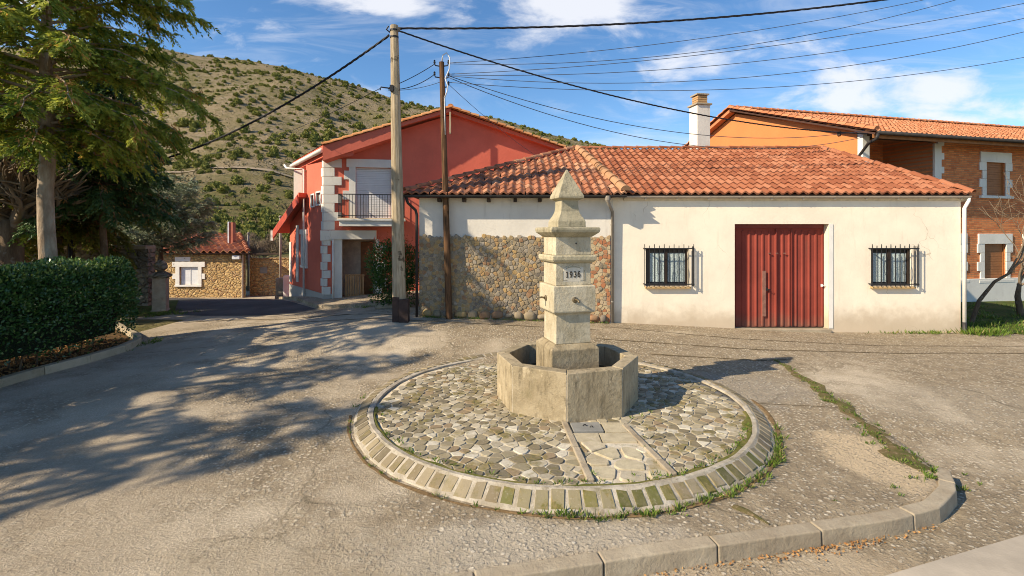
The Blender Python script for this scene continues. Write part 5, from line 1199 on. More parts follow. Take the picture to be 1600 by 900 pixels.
# roof of the red house
E0 = Vector((-6.12, 16.35, 5.12)); E1 = Vector((-8.75, 20.2, 5.12)); Rg0 = A0 + Uf * tA + Nf * .45 + Vector((0, 0, zA + .02)); Rg1 = Rg0 + Vector((-1.5, 8, 0)); Er0 = A0 + Uf * (tE + .5) + Nf * .3 + Vector((0, 0, zE - .16)); Er1 = Er0 + Vector((-1.5, 8, 0))
ro_ = MB(); up = Vector((0, 0, .13))
ro_.prism([E0, Rg0, Rg1, E1], up); ro_.prism([Rg0 + Nf * -.2, Er0, Er1, Rg1], up); rroof = ro_.build('roof', M['red'], rh)
rt = MB()
def rake(a, b_, n_):
    caps(rt, a + Vector((0, 0, .1)), b_ + Vector((0, 0, .1)), .085, .33, .03)
rake(E0, Rg0, 1); rake(Er0, Rg0, 1)
caps(rt, Rg0 + Vector((0, 0, .13)) , Rg1 + Vector((0, 0, .13)), .1); rt.build('rake_tiles', M['captile'] if False else m_tile('rake_clay', [(.5, .2, .07), (.6, .3, .13), (.54, .25, .1)], (.3, .13, .06), .3, .4), rroof)
st_ = MB(); 
for (a, b_, c, d) in ((E0, Rg0, Rg1, E1), (Rg0, Er0, Er1, Rg1)):
    st_.poly([a + Vector((0, 0, .16)), b_ + Vector((0, 0, .16)), c + Vector((0, 0, .16)), d + Vector((0, 0, .16))])
st_.build('tile_surface', M['oldtile'], rroof)
# boxed eave over the balcony bay (deeper overhang)
bx_ = MB(); dirR = (Rg0 - E0); kk_ = (tf(613) + .1) / tA; Bm = E0.lerp(Rg0, kk_)
bx_.prism([E0 + Vector((0, 0, -.36)) + Nf * .02, Bm + Vector((0, 0, -.30)) + Nf * .02, Bm + Nf * .02 + Vector((0, 0, .1)), E0 + Nf * .02 + Vector((0, 0, .1))], -Nf * .9)
bx_.build('boxed_eave', M['red'], rroof)
gl = MB(); gl.tube([E0 + Vector((-.06, .05, -.02)), E1 + Vector((-.06, 0, -.02))], .075, 10); gl.build('gutter', M['white'], rroof, smooth=True)
lb = MB(); lb.prism([E0 + Vector((.02, .1, -.2)), E1 + Vector((.02, .1, -.2)), E1 + Vector((.9, .1, -.15)), E0 + Vector((.9, .3, -.15))], (0, 0, .15)); lb.build('soffit', M['red'], rroof)
rgv = MB(); c = Rg0 + Nf * .05 + Vector((0, 0, -.28)); rgv.box(c + Vector((-.02, 0, -.12)), (.06, .06, .75)); rgv.build('ridge_end_post', M['pole'], rroof)
# annex roof
an = MB(); a_ = P0 + Nl * .35 + Vector((0, 0, za0 + .12)) + Vl * -.35; b_ = A0 + Vl * 5.5 + Nl * .35 + Vector((0, 0, 2.42)); an.prism([a_, b_, b_ + Vector((2, 5, 0)), a_ + Vector((2, 5, 0))], (0, 0, .16)); ar = an.build('annex_roof', M['red'], rh)
an = MB(); fbox(an, 0, 1, 0, 1, 0, 0) if False else None
an.bar(a_ + Vector((0, 0, -.08)) + Nl * .02, b_ + Vector((0, 0, -.08)) + Nl * .02, .05, .3); an.build('fascia', plain('red_fascia', (.4, .07, .045), .6), ar)
an = MB(); c = b_ + Vector((0, 0, -.1)) + Nl * .04; an.box(c, (.1, .1, .42)); an.build('fascia_end', M['white'], ar)
wt_ = MB(); c = P0 + Vl * .3 + Vector((.1, .3, 0)); z0_, z1_ = wz(308, 19), wz(272, 19); wt_.box((wx(470, 19.3), 19.3, (z0_ + z1_) / 2), (.34, .5, z1_ - z0_ + .3)); wt_.build('terrace_parapet', M['quoin'], rh, bevel=.02)
vt = MB(); fbox(vt, tf(612) + .03, tf(612) + .35, zf(212, 575), zf(206, 575), 0, .01)
# ------------------------------------------------------------------ brick house at right
Cb = Vector((12.05, 17.45, 0)); Ub = Vector((.969, .247, 0)).normalized(); Nb = Vector((.247, -.969, 0)).normalized(); Gb = Vector((-.247, .969, 0)).normalized(); Ngb = Vector((-.969, -.247, 0)).normalized()
def tb(px): r_ = (px - 800) / F; return (-Cb.x + r_ * Cb.y) / (Ub.x - r_ * Ub.y)
def zb_(py, px): return wz(py, Cb.y + Ub.y * tb(px))
bh = thing('brick_house', tuple(Cb), 'two storey brick house with white framed windows, loggia and orange gable', 'house')
TB = 26; ZB = 6.0; lo0, lo1 = .16, tb(1458)
w1 = (tb(1540), tb(1570), zb_(306, 1555), zb_(254, 1555)); w2 = (tb(1537), tb(1571), zb_(437, 1554), zb_(381, 1554)); w0 = (tb(1476), tb(1500), zb_(437, 1510), zb_(381, 1510)); w3 = (tb(1606), tb(1640), zb_(437, 1620), zb_(381, 1620)); w4 = (tb(1625), tb(1660), w1[2], w1[3])
lz0 = 3.1
# bricks are mapped along the facade: build in a local frame then place it
bm1 = MB(); wall(bm1, (0, 0, 0), (1, 0, 0), (0, -1, 0), 0, TB, -.3, ZB, [(lo0, lo1, lz0, ZB - .02, 1.9), w1 + (.14,), w2 + (.14,), w0 + (.14,), w3 + (.14,), w4 + (.14,)], .14)
bm1.poly([(lo0 - .1, 1.895, lz0), (lo1, 1.895, lz0), (lo1, 1.895, ZB), (lo0 - .1, 1.895, ZB)])
angb = math.atan2(Ub.y, Ub.x)
def place(o): o.parent = bh; o.matrix_parent_inverse = Matrix(); o.rotation_euler.z = angb; return o
bwl = place(bm1.build('wall', m_brick(), None))
ogm = MB(); sA = 6.4; sL = 12.8; zApex = 8.0
gp_ = [Cb + Vector((0, 0, -.3)), Cb + Gb * sL + Vector((0, 0, -.3)), Cb + Gb * sL + Vector((0, 0, ZB)), Cb + Gb * sA + Vector((0, 0, zApex)), Cb + Vector((0, 0, ZB - .02))]
ogm.poly(gp_); sh0 = Ub * .012; ogm.prism([Cb + sh0 + Vector((0, 0, lz0)), Cb + sh0 + Gb * 1.9 + Vector((0, 0, lz0)), Cb + sh0 + Gb * 1.9 + Vector((0, 0, ZB - .3)), Cb + sh0 + Vector((0, 0, ZB - .3))], Ub * .14); ogm.build('gable_wall', M['orange'], bh)
def surround(h, kind):
    a, b_, c, d = h; m1 = MB()
    def bx(u0, u1, z0, z1, dd=.05): m1.box(((u0 + u1) / 2, -dd / 2 + .01, (z0 + z1) / 2), (u1 - u0, dd, z1 - z0))
    bx(a - .3, b_ + .3, d, d + .38, .06); H = d - c
    for s_ in (0, 1):
        for k in range(4):
            wd = .34 if k % 2 else .2; z0 = c + H * k / 4; u0, u1 = (a - wd, a) if s_ == 0 else (b_, b_ + wd); bx(u0, u1, z0 + .004, z0 + H / 4 - .004)
    bx(a - .34, b_ + .34, c - .1, c, .1); o = place(m1.build('window', M['quoin'], None, bevel=.006))
    m2 = MB(); n_ = 14
    for k in range(n_): m2.box(((a + b_) / 2, .08, c + (d - c) * (k + .5) / n_), (b_ - a - .06, .02, (d - c) / n_ - .008))
    m2.box(((a + b_) / 2, .1, (c + d) / 2), (b_ - a, .02, d - c))
    for u in (a + .02, b_ - .02): m2.box((u, .07, (c + d) / 2), (.05, .05, d - c))
    sh_ = m2.build('shutter', M['brownshut'], None); sh_.parent = o; sh_.matrix_parent_inverse = Matrix()
for h in (w1, w2, w0, w3, w4): surround(h, 0)
lp = MB()
lc = MB(); lc.box((.08, -.02, (lz0 + ZB) / 2), (.3, .2, ZB - lz0)); place(lc.build('loggia_column', M['quoin'], None, bevel=.008)); lp.box((lo1 + .16, -.02, (4.6 + ZB) / 2 - .4), (.32, .09, 1.5))
for k in range(4): lp.box((lo1 + .3, -.02, 4.2 + k * .5), (.3, .085, .24))
place(lp.build('loggia_quoins', M['quoin'], None, bevel=.008))
lw = MB(); lw.box((1.1, 1.85, (lz0 + ZB) / 2 - .3), (1.9, .06, 1.9)); place(lw.build('loggia_wall', M['cream_paint'], None))
lw = MB(); lw.box((1.0, .9, 4.35), (.5, .5, .9)); place(lw.build('loggia_parapet', M['quoin'], None, bevel=.02))
lw = MB(); lw.box((1.55, 1.8, 4.55), (.5, .04, .5)); place(lw.build('loggia_window', M['winwood'], None))
pb = MB(); pb.box((TB / 2, -.03, .25), (TB, .1, .95)); place(pb.build('plinth', M['quoin'], None, bevel=.01))
# roof of the brick house
OV = .85; so2 = Cb + Nb * OV + Ngb * .35; EZB = 5.72
slp = (Gb * (sA + OV) + Vector((0, 0, 8.2 - EZB))); LB = slp.length
rr_ = tiles('roof', so2 + Vector((0, 0, EZB)), Ub, slp, [(0, 0), (TB + 1, 0), (TB + 1, LB), (0, LB)], M['orangetile'], bh, pitch=.22, row=.4)
bs_ = MB(); apx = so2 + slp + Vector((0, 0, EZB)); lend = Cb + Gb * (sL + .6) + Ngb * .35 + Vector((0, 0, 8.2 - (sL + .6 - sA) * .345))
bs_.poly([apx, apx + Ub * (TB + 1), lend + Ub * (TB + 1), lend]); bs_.prism([apx - Vector((0, 0, .02)), lend - Vector((0, 0, .02)), lend - Vector((0, 0, .16)), apx - Vector((0, 0, .16))], Ub * .3)
bs_.build('rear_slope', M['orangetile'], rr_)
cb = MB(); caps(cb, so2 + Vector((0, 0, EZB + .06)), apx + Vector((0, 0, .04)), .1); caps(cb, lend + Vector((0, 0, .02)), apx + Vector((0, 0, .04)), .1); caps(cb, apx + Vector((0, 0, .06)), apx + Ub * (TB + 1) + Vector((0, 0, .06)), .1); cb.build('ridge_tiles', M['orangetile'], rr_)
ebm = MB(); a = so2 + Vector((0, 0, EZB - .1)); ebm.bar(a + Gb * .12, a + Gb * .12 + Ub * (TB + 1), .04, .14); ebm.build('fascia', M['wood'], rr_)
rf_ = MB(); 
for k in range(36):
    p = so2 + Ub * (.5 + k * .7) + Gb * .14 + Vector((0, 0, EZB - .1)); rf_.bar(p, p + slp.normalized() * 2.6, .08, .12)
for dd in (.9, 1.7): p = so2 + Gb * dd + Vector((0, 0, EZB - .22 + dd * .3)); rf_.bar(p + Ub * .3, p + Ub * 4, .12, .14)
rf_.build('rafters', M['wood_dark'], rr_)
gt = MB(); a = so2 + Vector((0, 0, EZB - .02)) + Nb * .06; gt.tube([a, a + Ub * (TB + 1)], .06, 8); gu = gt.build('gutter', M['gutter_dark'], rr_, smooth=True)
gt = MB(); c = Cb + Ngb * .07 + Vector((0, 0, 0)); gt.tube([a + Vector((0, 0, -.04)), a + Vector((-.03, .03, -.2)), (a + c + Vector((0, 0, EZB - .6))) / 2 + Vector((0, 0, -.2)) * 0 + Vector((0, 0, -.0)) if False else a.lerp(c + Vector((0, 0, EZB - .35)), .5) - Vector((0, 0, .1)), c + Vector((0, 0, EZB - .62)), c + Vector((0, 0, 2.5))], .05, 8); gt.build('downpipe', M['gutter_dark'], rr_, smooth=True)
# ------------------------------------------------------------------ far cottage, walls, gateposts at left
cY = 28; ct = thing('stone_cottage', (wx(310, cY), cY, -1.14), 'low ochre stone cottage with white framed window across the lane', 'house')
cx0, cx1 = wx(225, cY), wx(384, cY); cz1 = wz(397, cY)
cw = (wx(281, cY), wx(310, cY), wz(445, cY), wz(417, cY))
mb = MB(); wall(mb, (0, cY, 0), (1, 0, 0), (0, -1, 0), cx0 - 2, cx1, -1.8, cz1, [cw], .15); cxb = cx1 * (cY + 6) / cY - .4; mb.poly([(cx1, cY, -1.8), (cxb, cY + 6, -1.8), (cxb, cY + 6, cz1), (cx1, cY, cz1)]); mb.build('wall', M['farstone'], ct)
mb = MB()
def bx3(u0, u1, z0, z1, d=.06): mb.box(((u0 + u1) / 2, cY - d / 2 + .01, (z0 + z1) / 2), (u1 - u0, d, z1 - z0))
a, b_, c, d = cw; bx3(a - .4, b_ + .38, d, d + .28); bx3(a - .22, a, c, d); bx3(b_, b_ + .2, c, d); bx3(a - .4, a - .22, c + .32, c + .62, .05); bx3(b_ + .2, b_ + .38, c + .32, c + .62, .05); bx3(a - .24, b_ + .22, c - .1, c, .1)
bx3(a - .25, a + .6, d + .3, d + .55, .05)
wi = mb.build('window', M['white'], ct, bevel=.008)
mb = MB(); mb.box(((a + b_) / 2, cY + .1, (c + d) / 2), (b_ - a, .03, d - c)); mb.box(((a + b_) / 2 + .03, cY + .08, (c + d) / 2), (.03, .03, d - c)); mb.build('shutter', M['shutter'], wi)
mb = MB(); mb.box(((cx0 + cx1) / 2, cY - .1, cz1 + .02), (cx1 - cx0 + 4, .3, .08)); mb.build('eave_beam', M['wood_dark'], ct)
sv = Vector((0, 4, .95)); rl_ = sv.length
rr2 = tiles('roof', (0, cY - .4, cz1 + .1), (1, 0, 0), sv, [(cx0 - 2, 0), (cx1 + .35, 0), (cx1 - 2.3, rl_), (cx0 - 2, rl_)], M['orangetile'], ct, pitch=.36, row=.5, amp=.14, jit=1.6)
mb = MB(); caps(mb, (cx1 + .35, cY - .4, cz1 + .14), (cx1 - 2.3, cY + 3.6, cz1 + 1.1), .12, .4); mb.build('ridge_tiles', M['tile'], rr2)
mb = MB(); mb.poly([(cx1 + .35, cY - .4, cz1 + .1), (cxb + .2, cY + 6.4, cz1 + .1), (cx1 - 2.3, cY + 3.6, cz1 + 1.05)]); mb.build('side_slope', M['tile'], rr2)
mb = MB(); mb.box((wx(357, cY + 1), cY + 1.4, (wz(350, cY + 1) + cz1) / 2), (.22, .3, wz(350, cY + 1) - cz1 + .2)); mb.build('chimney', plain('red_flue', (.36, .12, .07), .7), rr2)
mb = MB(); mb.box((wx(353.5, cY + 1), cY + 1.3, (wz(349, cY + 1) + cz1) / 2), (.07, .2, wz(349, cY + 1) - cz1 + .2)); mb.build('flue_pipe', M['pale'], rr2)
mb = MB(); mb.tube([(wx(380, cY), cY - .06, cz1), (wx(380, cY), cY - .06, -1.3)], .05, 8); mb.build('downpipe', M['gutter'], ct)
mb = MB(); mb.box((wx(372, cY), cY - .15, cz1 - .17), (.42, .2, .22)); mb.build('meter_box', M['pale'], ct, bevel=.02)
bw = thing('boundary_wall', (wx(420, cY), cY + .8, -1.14), 'ochre stone boundary wall between cottage and red house', 'wall')
mb = MB(); z1_ = wz(405, cY + .8); mb.box(((cx1 - .2 + wx(462, cY)) / 2, cY + 1.0, (z1_ - 1.8) / 2), (wx(462, cY) - cx1 + .2, .4, z1_ + 1.8)); mb.build('masonry', M['farstone'], bw)
mb = MB(); mb.box(((cx1 - .2 + wx(462, cY)) / 2, cY + 1.0, z1_ + .04), (wx(462, cY) - cx1 + .2, .46, .07)); mb.build('coping', M['farstone'], bw)
mb = MB(); mb.box((wx(401, cY), cY + .79, wz(424, cY)), (.42, .02, .34)); mb.build('grey_plate', M['inset'], bw)
# garden wall behind hedge
gw = thing('garden_wall', (-13.2, 16.5, 0), 'dark stone garden wall with coping and boulder finial behind the hedge', 'wall')
gz1 = wz(389, 16.5); mb = MB(); mb.box((-16.2, 16.7, gz1 / 2 - .2), (8.6, .35, gz1 + .4)); mb.build('masonry', M['darkstone'], gw)
mb = MB(); 
for k in range(9): mb.rv = random.random(); mb.box((-20.0 + k * .95, 16.7, gz1 + .05), (.93, .48, .1 + random.uniform(0, .02)))
mb.build('coping', M['kerb'], gw, bevel=.015)
bm2 = bmesh.new(); bmesh.ops.create_icosphere(bm2, subdivisions=3, radius=.36)
for v in bm2.verts: v.co = v.co * (1 + .25 * mnoise.noise(v.co * 4)); v.co.z *= .62; v.co += Vector((wx(124, 16.6), 16.6, gz1 + .28))
me = bpy.data.meshes.new('finial'); bm2.to_mesh(me); bm2.free(); link('finial', me, M['darkstone'], gw)
gp = thing('stone_gatepost', (wx(251, 15.6), 15.6, 0), 'short stone gatepost topped by a carved ball beside the lane', 'gatepost')
gx = wx(251, 15.6); mb = MB(); mb.rv = .4; mb.sqstack((gx, 15.6, 0), [(.42, -.1), (.42, .05), (.37, .07), (.36, wz(434, 15.6))], R(20)); mb.build('shaft', m_stone('post_stone', (.33, .26, .19), (.45, .37, .28), (.17, .1, .07), 2, .1, .6), gp, bevel=.012)
mb = MB(); zt = wz(434, 15.6); mb.sqstack((gx, 15.6, 0), [(.42, zt), (.52, zt + .05), (.5, zt + .1), (.3, zt + .16), (.2, zt + .2)], R(20)); mb.build('cap', M['darkstone'], gp, bevel=.01)
mb = MB(); mb.lathe((gx, 15.6, zt + .2), [(.08, 0), (.1, .02), (.17, .08), (.19, .16), (.16, .25), (.08, .32), (.03, .36)], 14); mb.build('ball', M['darkstone'], gp, smooth=True)
for px, py0, py1, Y, wd, lb in ((441, 468, 434, 22.5, .42, 'rough grey stone gatepost left of the red house'), (452, 470, 430, 21.8, .4, 'whitewashed stone gatepost against the red house')):
    o = thing('stone_post', (wx(px, Y), Y, -.6), lb, 'gatepost'); m1 = MB(); z0_, z1_ = wz(py0 + 6, Y), wz(py1, Y); m1.rv = .5
    m1.box((wx(px, Y), Y, z0_ + .18), (wd * 1.15, wd * 1.1, .36)); m1.build('base', M['quoin'] if px > 445 else M['kerb'], o, bevel=.03)
    m1 = MB(); m1.box((wx(px, Y), Y, (z0_ + .36 + z1_) / 2), (wd, wd, z1_ - z0_ - .36)); m1.build('block', M['quoin'] if px > 445 else M['kerb'], o, bevel=.04)
for px, Y, y0_, y1_, lb in ((110, 15.2, 400, 325, 'dark metal lamp post standing behind the garden wall'), (438, 26, 400, 340, 'thin grey post beside boundary wall'), (388, 30, 400, 366, 'pale post behind the cottage roof')):
    m1 = MB(); m1.tube([(wx(px, Y), Y, -1.0), (wx(px, Y), Y, wz(y1_, Y))], .055 if Y < 20 else .06, 8); m1.lathe((wx(px, Y), Y, wz(y1_, Y)), [(.08, 0), (.09, .05), (.03, .12)], 8)
    tag(m1.build('metal_post', M['gutter_dark'] if Y < 20 else M['pipe'], smooth=True), lb, 'post')
# ------------------------------------------------------------------ trees
def trunk_mb(path, rad, n=10, wob=.1):
    mb = MB(); pts = []; rs = []
    for i in range(len(path) - 1):
        for k in range(6):
            t = k / 6; p = Vector(path[i]).lerp(Vector(path[i + 1]), t); pts.append(p + Vector((mnoise.noise(p * .9), mnoise.noise(p * .9 + Vector((5, 5, 5))), 0)) * wob * (p.z > .5)); rs.append((rad[i] + (rad[i + 1] - rad[i]) * t) * (1 + .07 * mnoise.noise(p * 5)))
    pts.append(Vector(path[-1])); rs.append(rad[-1]); mb.tube(pts, rs, n); return mb
def conifer(name, x, y, zg, h, r, z0, seed, mat, bark, tr, label, nb=90, dens=1.0, dead=0, droop=.35, leaf=.10, shape=.8, group=None, lean=(0, 0), twl=.5, wdt=.016, prof=lambda f: 1):
    global rng
    rs = np.random.default_rng(seed); T = thing(name, (x, y, zg), label, 'tree', group)
    top = Vector((x + lean[0], y + lean[1], zg + h)); base = Vector((x, y, zg - .1)); path = [base, base.lerp(top, .35), base.lerp(top, .7), top]
    tm = trunk_mb(path, [tr, tr * .78, tr * .45, .02], 12, .08)
    TP, TD, TL = [], [], []
    for i in range(nb):
        f = (i + rs.uniform(0, .9)) / nb; zz_ = z0 + (h - .2 - z0) * f ** 1.25; p0 = base.lerp(top, zz_ / h); az = i * 2.39996 + rs.uniform(-.4, .4)
        L = r * (1 - (f ** 1.25)) ** shape * rs.uniform(.65, 1.12) * prof(f) + .25; up = rs.uniform(.05, .4) + .5 * f
        pts = []; n = 9
        for k in range(n):
            t = k / (n - 1); pts.append(p0 + Vector((math.cos(az) * L * t, math.sin(az) * L * t, L * (up * t - droop * 1.4 * t * t)) ) + Vector((rs.normal(), rs.normal(), rs.normal())) * .03 * t)
        tm.tube(pts, [max(.006, (tr * .22 * (1 - .5 * f)) * (1 - t_ / (n - 1)) + .006) for t_ in range(n)], 5, False)
        nt_ = int((10 + 14 * L) * dens)
        for q in range(nt_):
            s_ = rs.uniform(.1, 1) ** .8; k = s_ * (n - 1); a = pts[int(k)]; b_ = pts[min(n - 1, int(k) + 1)]; p = a.lerp(b_, k - int(k)); d = (b_ - a).normalized() if (b_ - a).length > 1e-6 else Vector((math.cos(az), math.sin(az), 0))
            side = Vector((-d.y, d.x, 0)).normalized() * (1 if q % 2 else -1); dd = d * rs.uniform(.35, .8) + side * rs.uniform(.4, .9) + Vector((0, 0, rs.uniform(-.55, .15)))
            TP.append(p); TD.append(dd.normalized()); TL.append((twl * (1 - .5 * s_) + .12) * rs.uniform(.6, 1.2))
    tm.build('trunk', M[bark], T, smooth=True, fix=False)
    TP = np.array([tuple(p) for p in TP]); TD = np.array([tuple(p) for p in TD]); TL = np.array(TL); K = 9; Ps, Ds, Ls, Rn = [], [], [], []
    SDv = nrm(np.cross(TD, np.array([0, 0, 1.])) + 1e-6); tr_rnd = rs.uniform(0, 1, len(TP))
    for k in range(K):
        t = (k + .6) / K; c = TP + TD * (TL * t)[:, None]; c[:, 2] -= TL * t * t * .35
        for sg in (-1, 1):
            D = TD * .75 + SDv * sg * rs.uniform(.3, .8, (len(TP), 1)) + rs.normal(size=(len(TP), 3)) * .22; D[:, 2] -= rs.uniform(.1, .7, len(TP))
            Ps.append(c); Ds.append(D); Ls.append(leaf * rs.uniform(.7, 1.4, len(TP)) * (1.1 - .4 * t)); Rn.append(np.clip(tr_rnd * .75 + rs.uniform(0, .25, len(TP)), 0, 1))
    Ps = np.concatenate(Ps); Ds = nrm(np.concatenate(Ds)); Ls = np.concatenate(Ls); Rn = np.concatenate(Rn); sdd = nrm(np.cross(Ds, nrm(rs.normal(size=Ds.shape) * .6 + np.array([0, 0, 1.]))))
    V, Q = blades(Ps, Ds, Ls, wdt * Ls / leaf, sdd); link('crown', fastmesh('crown', V, Q, Rn), M[mat], T)
    if dead:
        lo = (TP[:, 2] < z0 + zg + dead) & (rs.uniform(0, 1, len(TP)) < .16)
        if lo.sum():
            Pd = np.repeat(TP[lo], 10, 0) + rs.normal(size=(lo.sum() * 10, 3)) * .06; Dd = np.repeat(TD[lo], 10, 0) + rs.normal(size=(lo.sum() * 10, 3)) * .5; Dd[:, 2] -= .8
            V, Q = blades(Pd, Dd, .12, .014); link('dead_sprays', fastmesh('dead', V, Q, rs.uniform(0, 1, len(Q))), M['deadspray'], T)
    return T
conifer('conifer_tree', -9.75, 10.6, 0, 11.5, 3.45, 4.4, 21, 'conifer', 'bark_pale', .175, 'large drooping conifer with pale trunk rising behind the hedge', nb=140, dens=1.5, dead=1.4, leaf=.105, wdt=.021, shape=.62, prof=lambda f: .3 + .7 * min(1, f / .3))
conifer('conifer_tree', wx(163, 14.5), 14.5, 0, 7.0, 2.0, 3.2, 22, 'conifer_dark', 'bark', .11, 'slender dark green conifer with thin brown trunk behind the large one', nb=80, dens=1.5, dead=.5, leaf=.11, wdt=.022)
conifer('conifer_tree', wx(112, 16), 16, 0, 7.5, 2.0, 2.3, 23, 'thuja', 'bark', .12, 'yellow green conifer at the far left beyond the garden wall', nb=70, dens=1.3, leaf=.13, wdt=.03, dead=.8)
conifer('cedar_tree', wx(250, 20.5), 20.5, -.2, 4.3, 2.2, 1.9, 24, 'cedar', 'bark', .13, 'blue grey cedar with spreading branches in front of the cottage roof', nb=64, dens=1.3, droop=-.08, leaf=.12, wdt=.02, shape=.35, twl=.55)
conifer('conifer_tree', -15.0, 13.4, 0, 9.5, 3.3, 2.6, 27, 'conifer', 'bark', .16, 'green conifer at the left edge behind the thick pollarded tree', nb=70, dens=1.1, leaf=.15, wdt=.035, dead=.6)
# park trees just outside the left edge, throwing their shade over the square
for i, (x, y, h, r_, z0) in enumerate(((-11.8, 6.8, 8.0, 2.3, 2.2), (-12.4, 4.2, 7.6, 2.2, 2.8), (-12.6, 1.5, 7.8, 2.1, 3.4))):
    conifer('conifer_tree', x, y, 0, h, r_, z0, 40 + i, 'conifer', 'bark', .16, ('park conifer beyond the left edge beside the hedge', 'second park conifer beyond the left edge', 'third park conifer beyond the left edge', 'southernmost park conifer beyond the left edge')[i], nb=40, dens=.5, leaf=.14, wdt=.03, twl=.55)
def bare_tree(name, base, path0, rads, seed, mat, label, gens=4, spread=.7, L0=1.0, nchild=4, up=.35, minr=.004, twigs=True, cat='tree'):
    rs = random.Random(seed); T = thing(name, base, label, cat); mb = trunk_mb(path0, rads, 9, .04); tips = []
    def grow(p, d, L, r_, g_):
        n = 4; pts = [p]; dd = d.copy()
        for k in range(n): dd = (dd + Vector((rs.gauss(0, .18), rs.gauss(0, .18), rs.gauss(0, .14) + .05))).normalized(); pts.append(pts[-1] + dd * L / n)
        mb2.tube(pts, [max(minr, r_ * (1 - .45 * k / n)) for k in range(n + 1)], 6 if g_ > 1 else 4, False)
        if g_ <= 0: return
        for c in range(nchild):
            t = rs.uniform(.35, 1); k = min(n - 1, int(t * n)); q = pts[k].lerp(pts[k + 1], t * n - k if k < n else 0)
            nd = (dd + Vector((rs.gauss(0, spread), rs.gauss(0, spread), rs.gauss(up, spread * .7)))).normalized(); grow(q, nd, L * rs.uniform(.55, .8), max(minr, r_ * .55), g_ - 1)
    mb2 = MB(); end = Vector(path0[-1]); d0 = (end - Vector(path0[-2])).normalized()
    for c in range(nchild + 1):
        k = rs.uniform(.5, 1); q = Vector(path0[-2]).lerp(end, k); grow(q, (d0 + Vector((rs.gauss(0, spread), rs.gauss(0, spread), rs.gauss(up, spread * .5)))).normalized(), L0, rads[-1] * .75, gens)
    mb.build('trunk', M[mat], T, smooth=True, fix=False); mb2.build('branches', M[mat] if not twigs else M['twig'], T, smooth=True, fix=False); return T
tY = 12.6
bare_tree('plane_tree', (wx(18, tY), tY, 0), [(wx(18, tY), tY, -.1), (wx(16, tY), tY, 1.4), (wx(20, tY), tY, wz(345, tY))], [.3, .27, .26], 4, 'bark', 'thick knobbly bare pollarded tree at the left edge behind the hedge', gens=3, L0=1.3, nchild=5, spread=.8, minr=.008)
bare_tree('plane_tree', (wx(88, 15), 15, 0), [(wx(88, 15), 15, -.1), (wx(86, 15), 15, 1.5), (wx(92, 15), 15, 2.3)], [.13, .11, .09], 6, 'bark', 'thin bare tree between the conifer trunks behind the hedge', gens=3, L0=1.0, nchild=4, spread=.8)
rY = 14.0
bare_tree('bare_tree', (wx(1520, rY), rY, -.05), [(wx(1517, rY), rY, -.12), (wx(1530, rY), rY, wz(470, rY)), (wx(1553, rY), rY, wz(440, rY)), (wx(1580, rY), rY, wz(425, rY))], [.06, .05, .04, .032], 12, 'bark', 'leaning bare fruit tree on the lawn before the brick house', gens=3, L0=1.6, nchild=3, spread=.5, up=.5, minr=.007)
bare_tree('bare_tree', (wx(1592, 15.2), 15.2, -.05), [(wx(1596, 15.2), 15.2, -.1), (wx(1590, 15.2), 15.2, .5), (wx(1592, 15.2), 15.2, .9)], [.09, .075, .05], 15, 'bark', 'stubby bare trunk at the right edge of the lawn', gens=2, L0=.7, nchild=3, spread=.6)
for i, (px, Y, hh, lb) in enumerate(((400, 34, 2.4, 'pale bare sapling behind the boundary wall'), (340, 48, 3.0, 'leafless thicket bush above the cottage roof'), (425, 44, 2.6, 'leafless bush in the field left of the red house'), (60, 24, 3.4, 'bare bushy tree seen between trunks at far left'), (20, 26, 3.6, 'tangled bare bush at far left edge'), (380, 60, 3.2, 'grey leafless shrub in the field below the hill'))):
    x = wx(px, Y); bare_tree('bare_bush', (x, Y, -1.2), [(x, Y, -1.3), (x + .1, Y, -.4), (x, Y, .2)], [.1, .08, .06], 50 + i, 'twig', lb, gens=4, L0=hh * .42, nchild=4, spread=.75, minr=.012, cat='bush')
# ------------------------------------------------------------------ hedge
hd = thing('clipped_hedge', (-9.2, 8, 0), 'dense dark green clipped hedge along the kerb at the left', 'hedge')
def hedge_pts(n, rs, inset=0.):
    # cross-section rounded box swept along a curve
    C_ = [(-9.2, 1.5), (-8.9, 5), (-8.72, 7.5), (-8.55, 9.3), (-8.62, 10.3), (-9.1, 11.2)]; out = []; nr = []
    t = rs.uniform(0, 1, n); th = rs.uniform(-.15, math.pi + .15, n); seg = np.array(C_); ds = np.r_[0, np.cumsum(np.hypot(*np.diff(seg, axis=0).T))]; u = t * ds[-1]
    cx = np.interp(u, ds, seg[:, 0]); cy = np.interp(u, ds, seg[:, 1]); c, s = np.cos(th), np.sin(th); p = .42
    hw = .86; hh = 1.72; ex = np.sign(c) * np.abs(c) ** p * hw; ez = np.sign(s) * np.abs(s) ** p * hh
    endk = np.clip((ds[-1] - u) / .7, 0, 1); k = np.sqrt(1 - (1 - endk) ** 2 * .92)
    P = np.stack([cx + ex * k * (.9 + .1 * np.clip(ez / .9, 0, 1)), cy + ex * .12, .12 + ez * (.75 + .25 * k)], 1); N_ = nrm(np.stack([c * hh, (1 - endk) * 1.2, s * hw * 1.5], 1)); return P, N_
rs = np.random.default_rng(77); n = 105000; Pn, Nn_ = hedge_pts(n, rs)
bmp = np.array([mnoise.noise(Vector((p[0] * 2.2, p[1] * 2.2, p[2] * 2.2))) for p in Pn[::1]]); bmp2 = np.array([mnoise.noise(Vector((p[0] * 7, p[1] * 7, p[2] * 7))) for p in Pn])
dsp = .12 * bmp + .07 * bmp2 - np.abs(rs.normal(0, .09, n)); Pn = Pn + Nn_ * dsp[:, None]
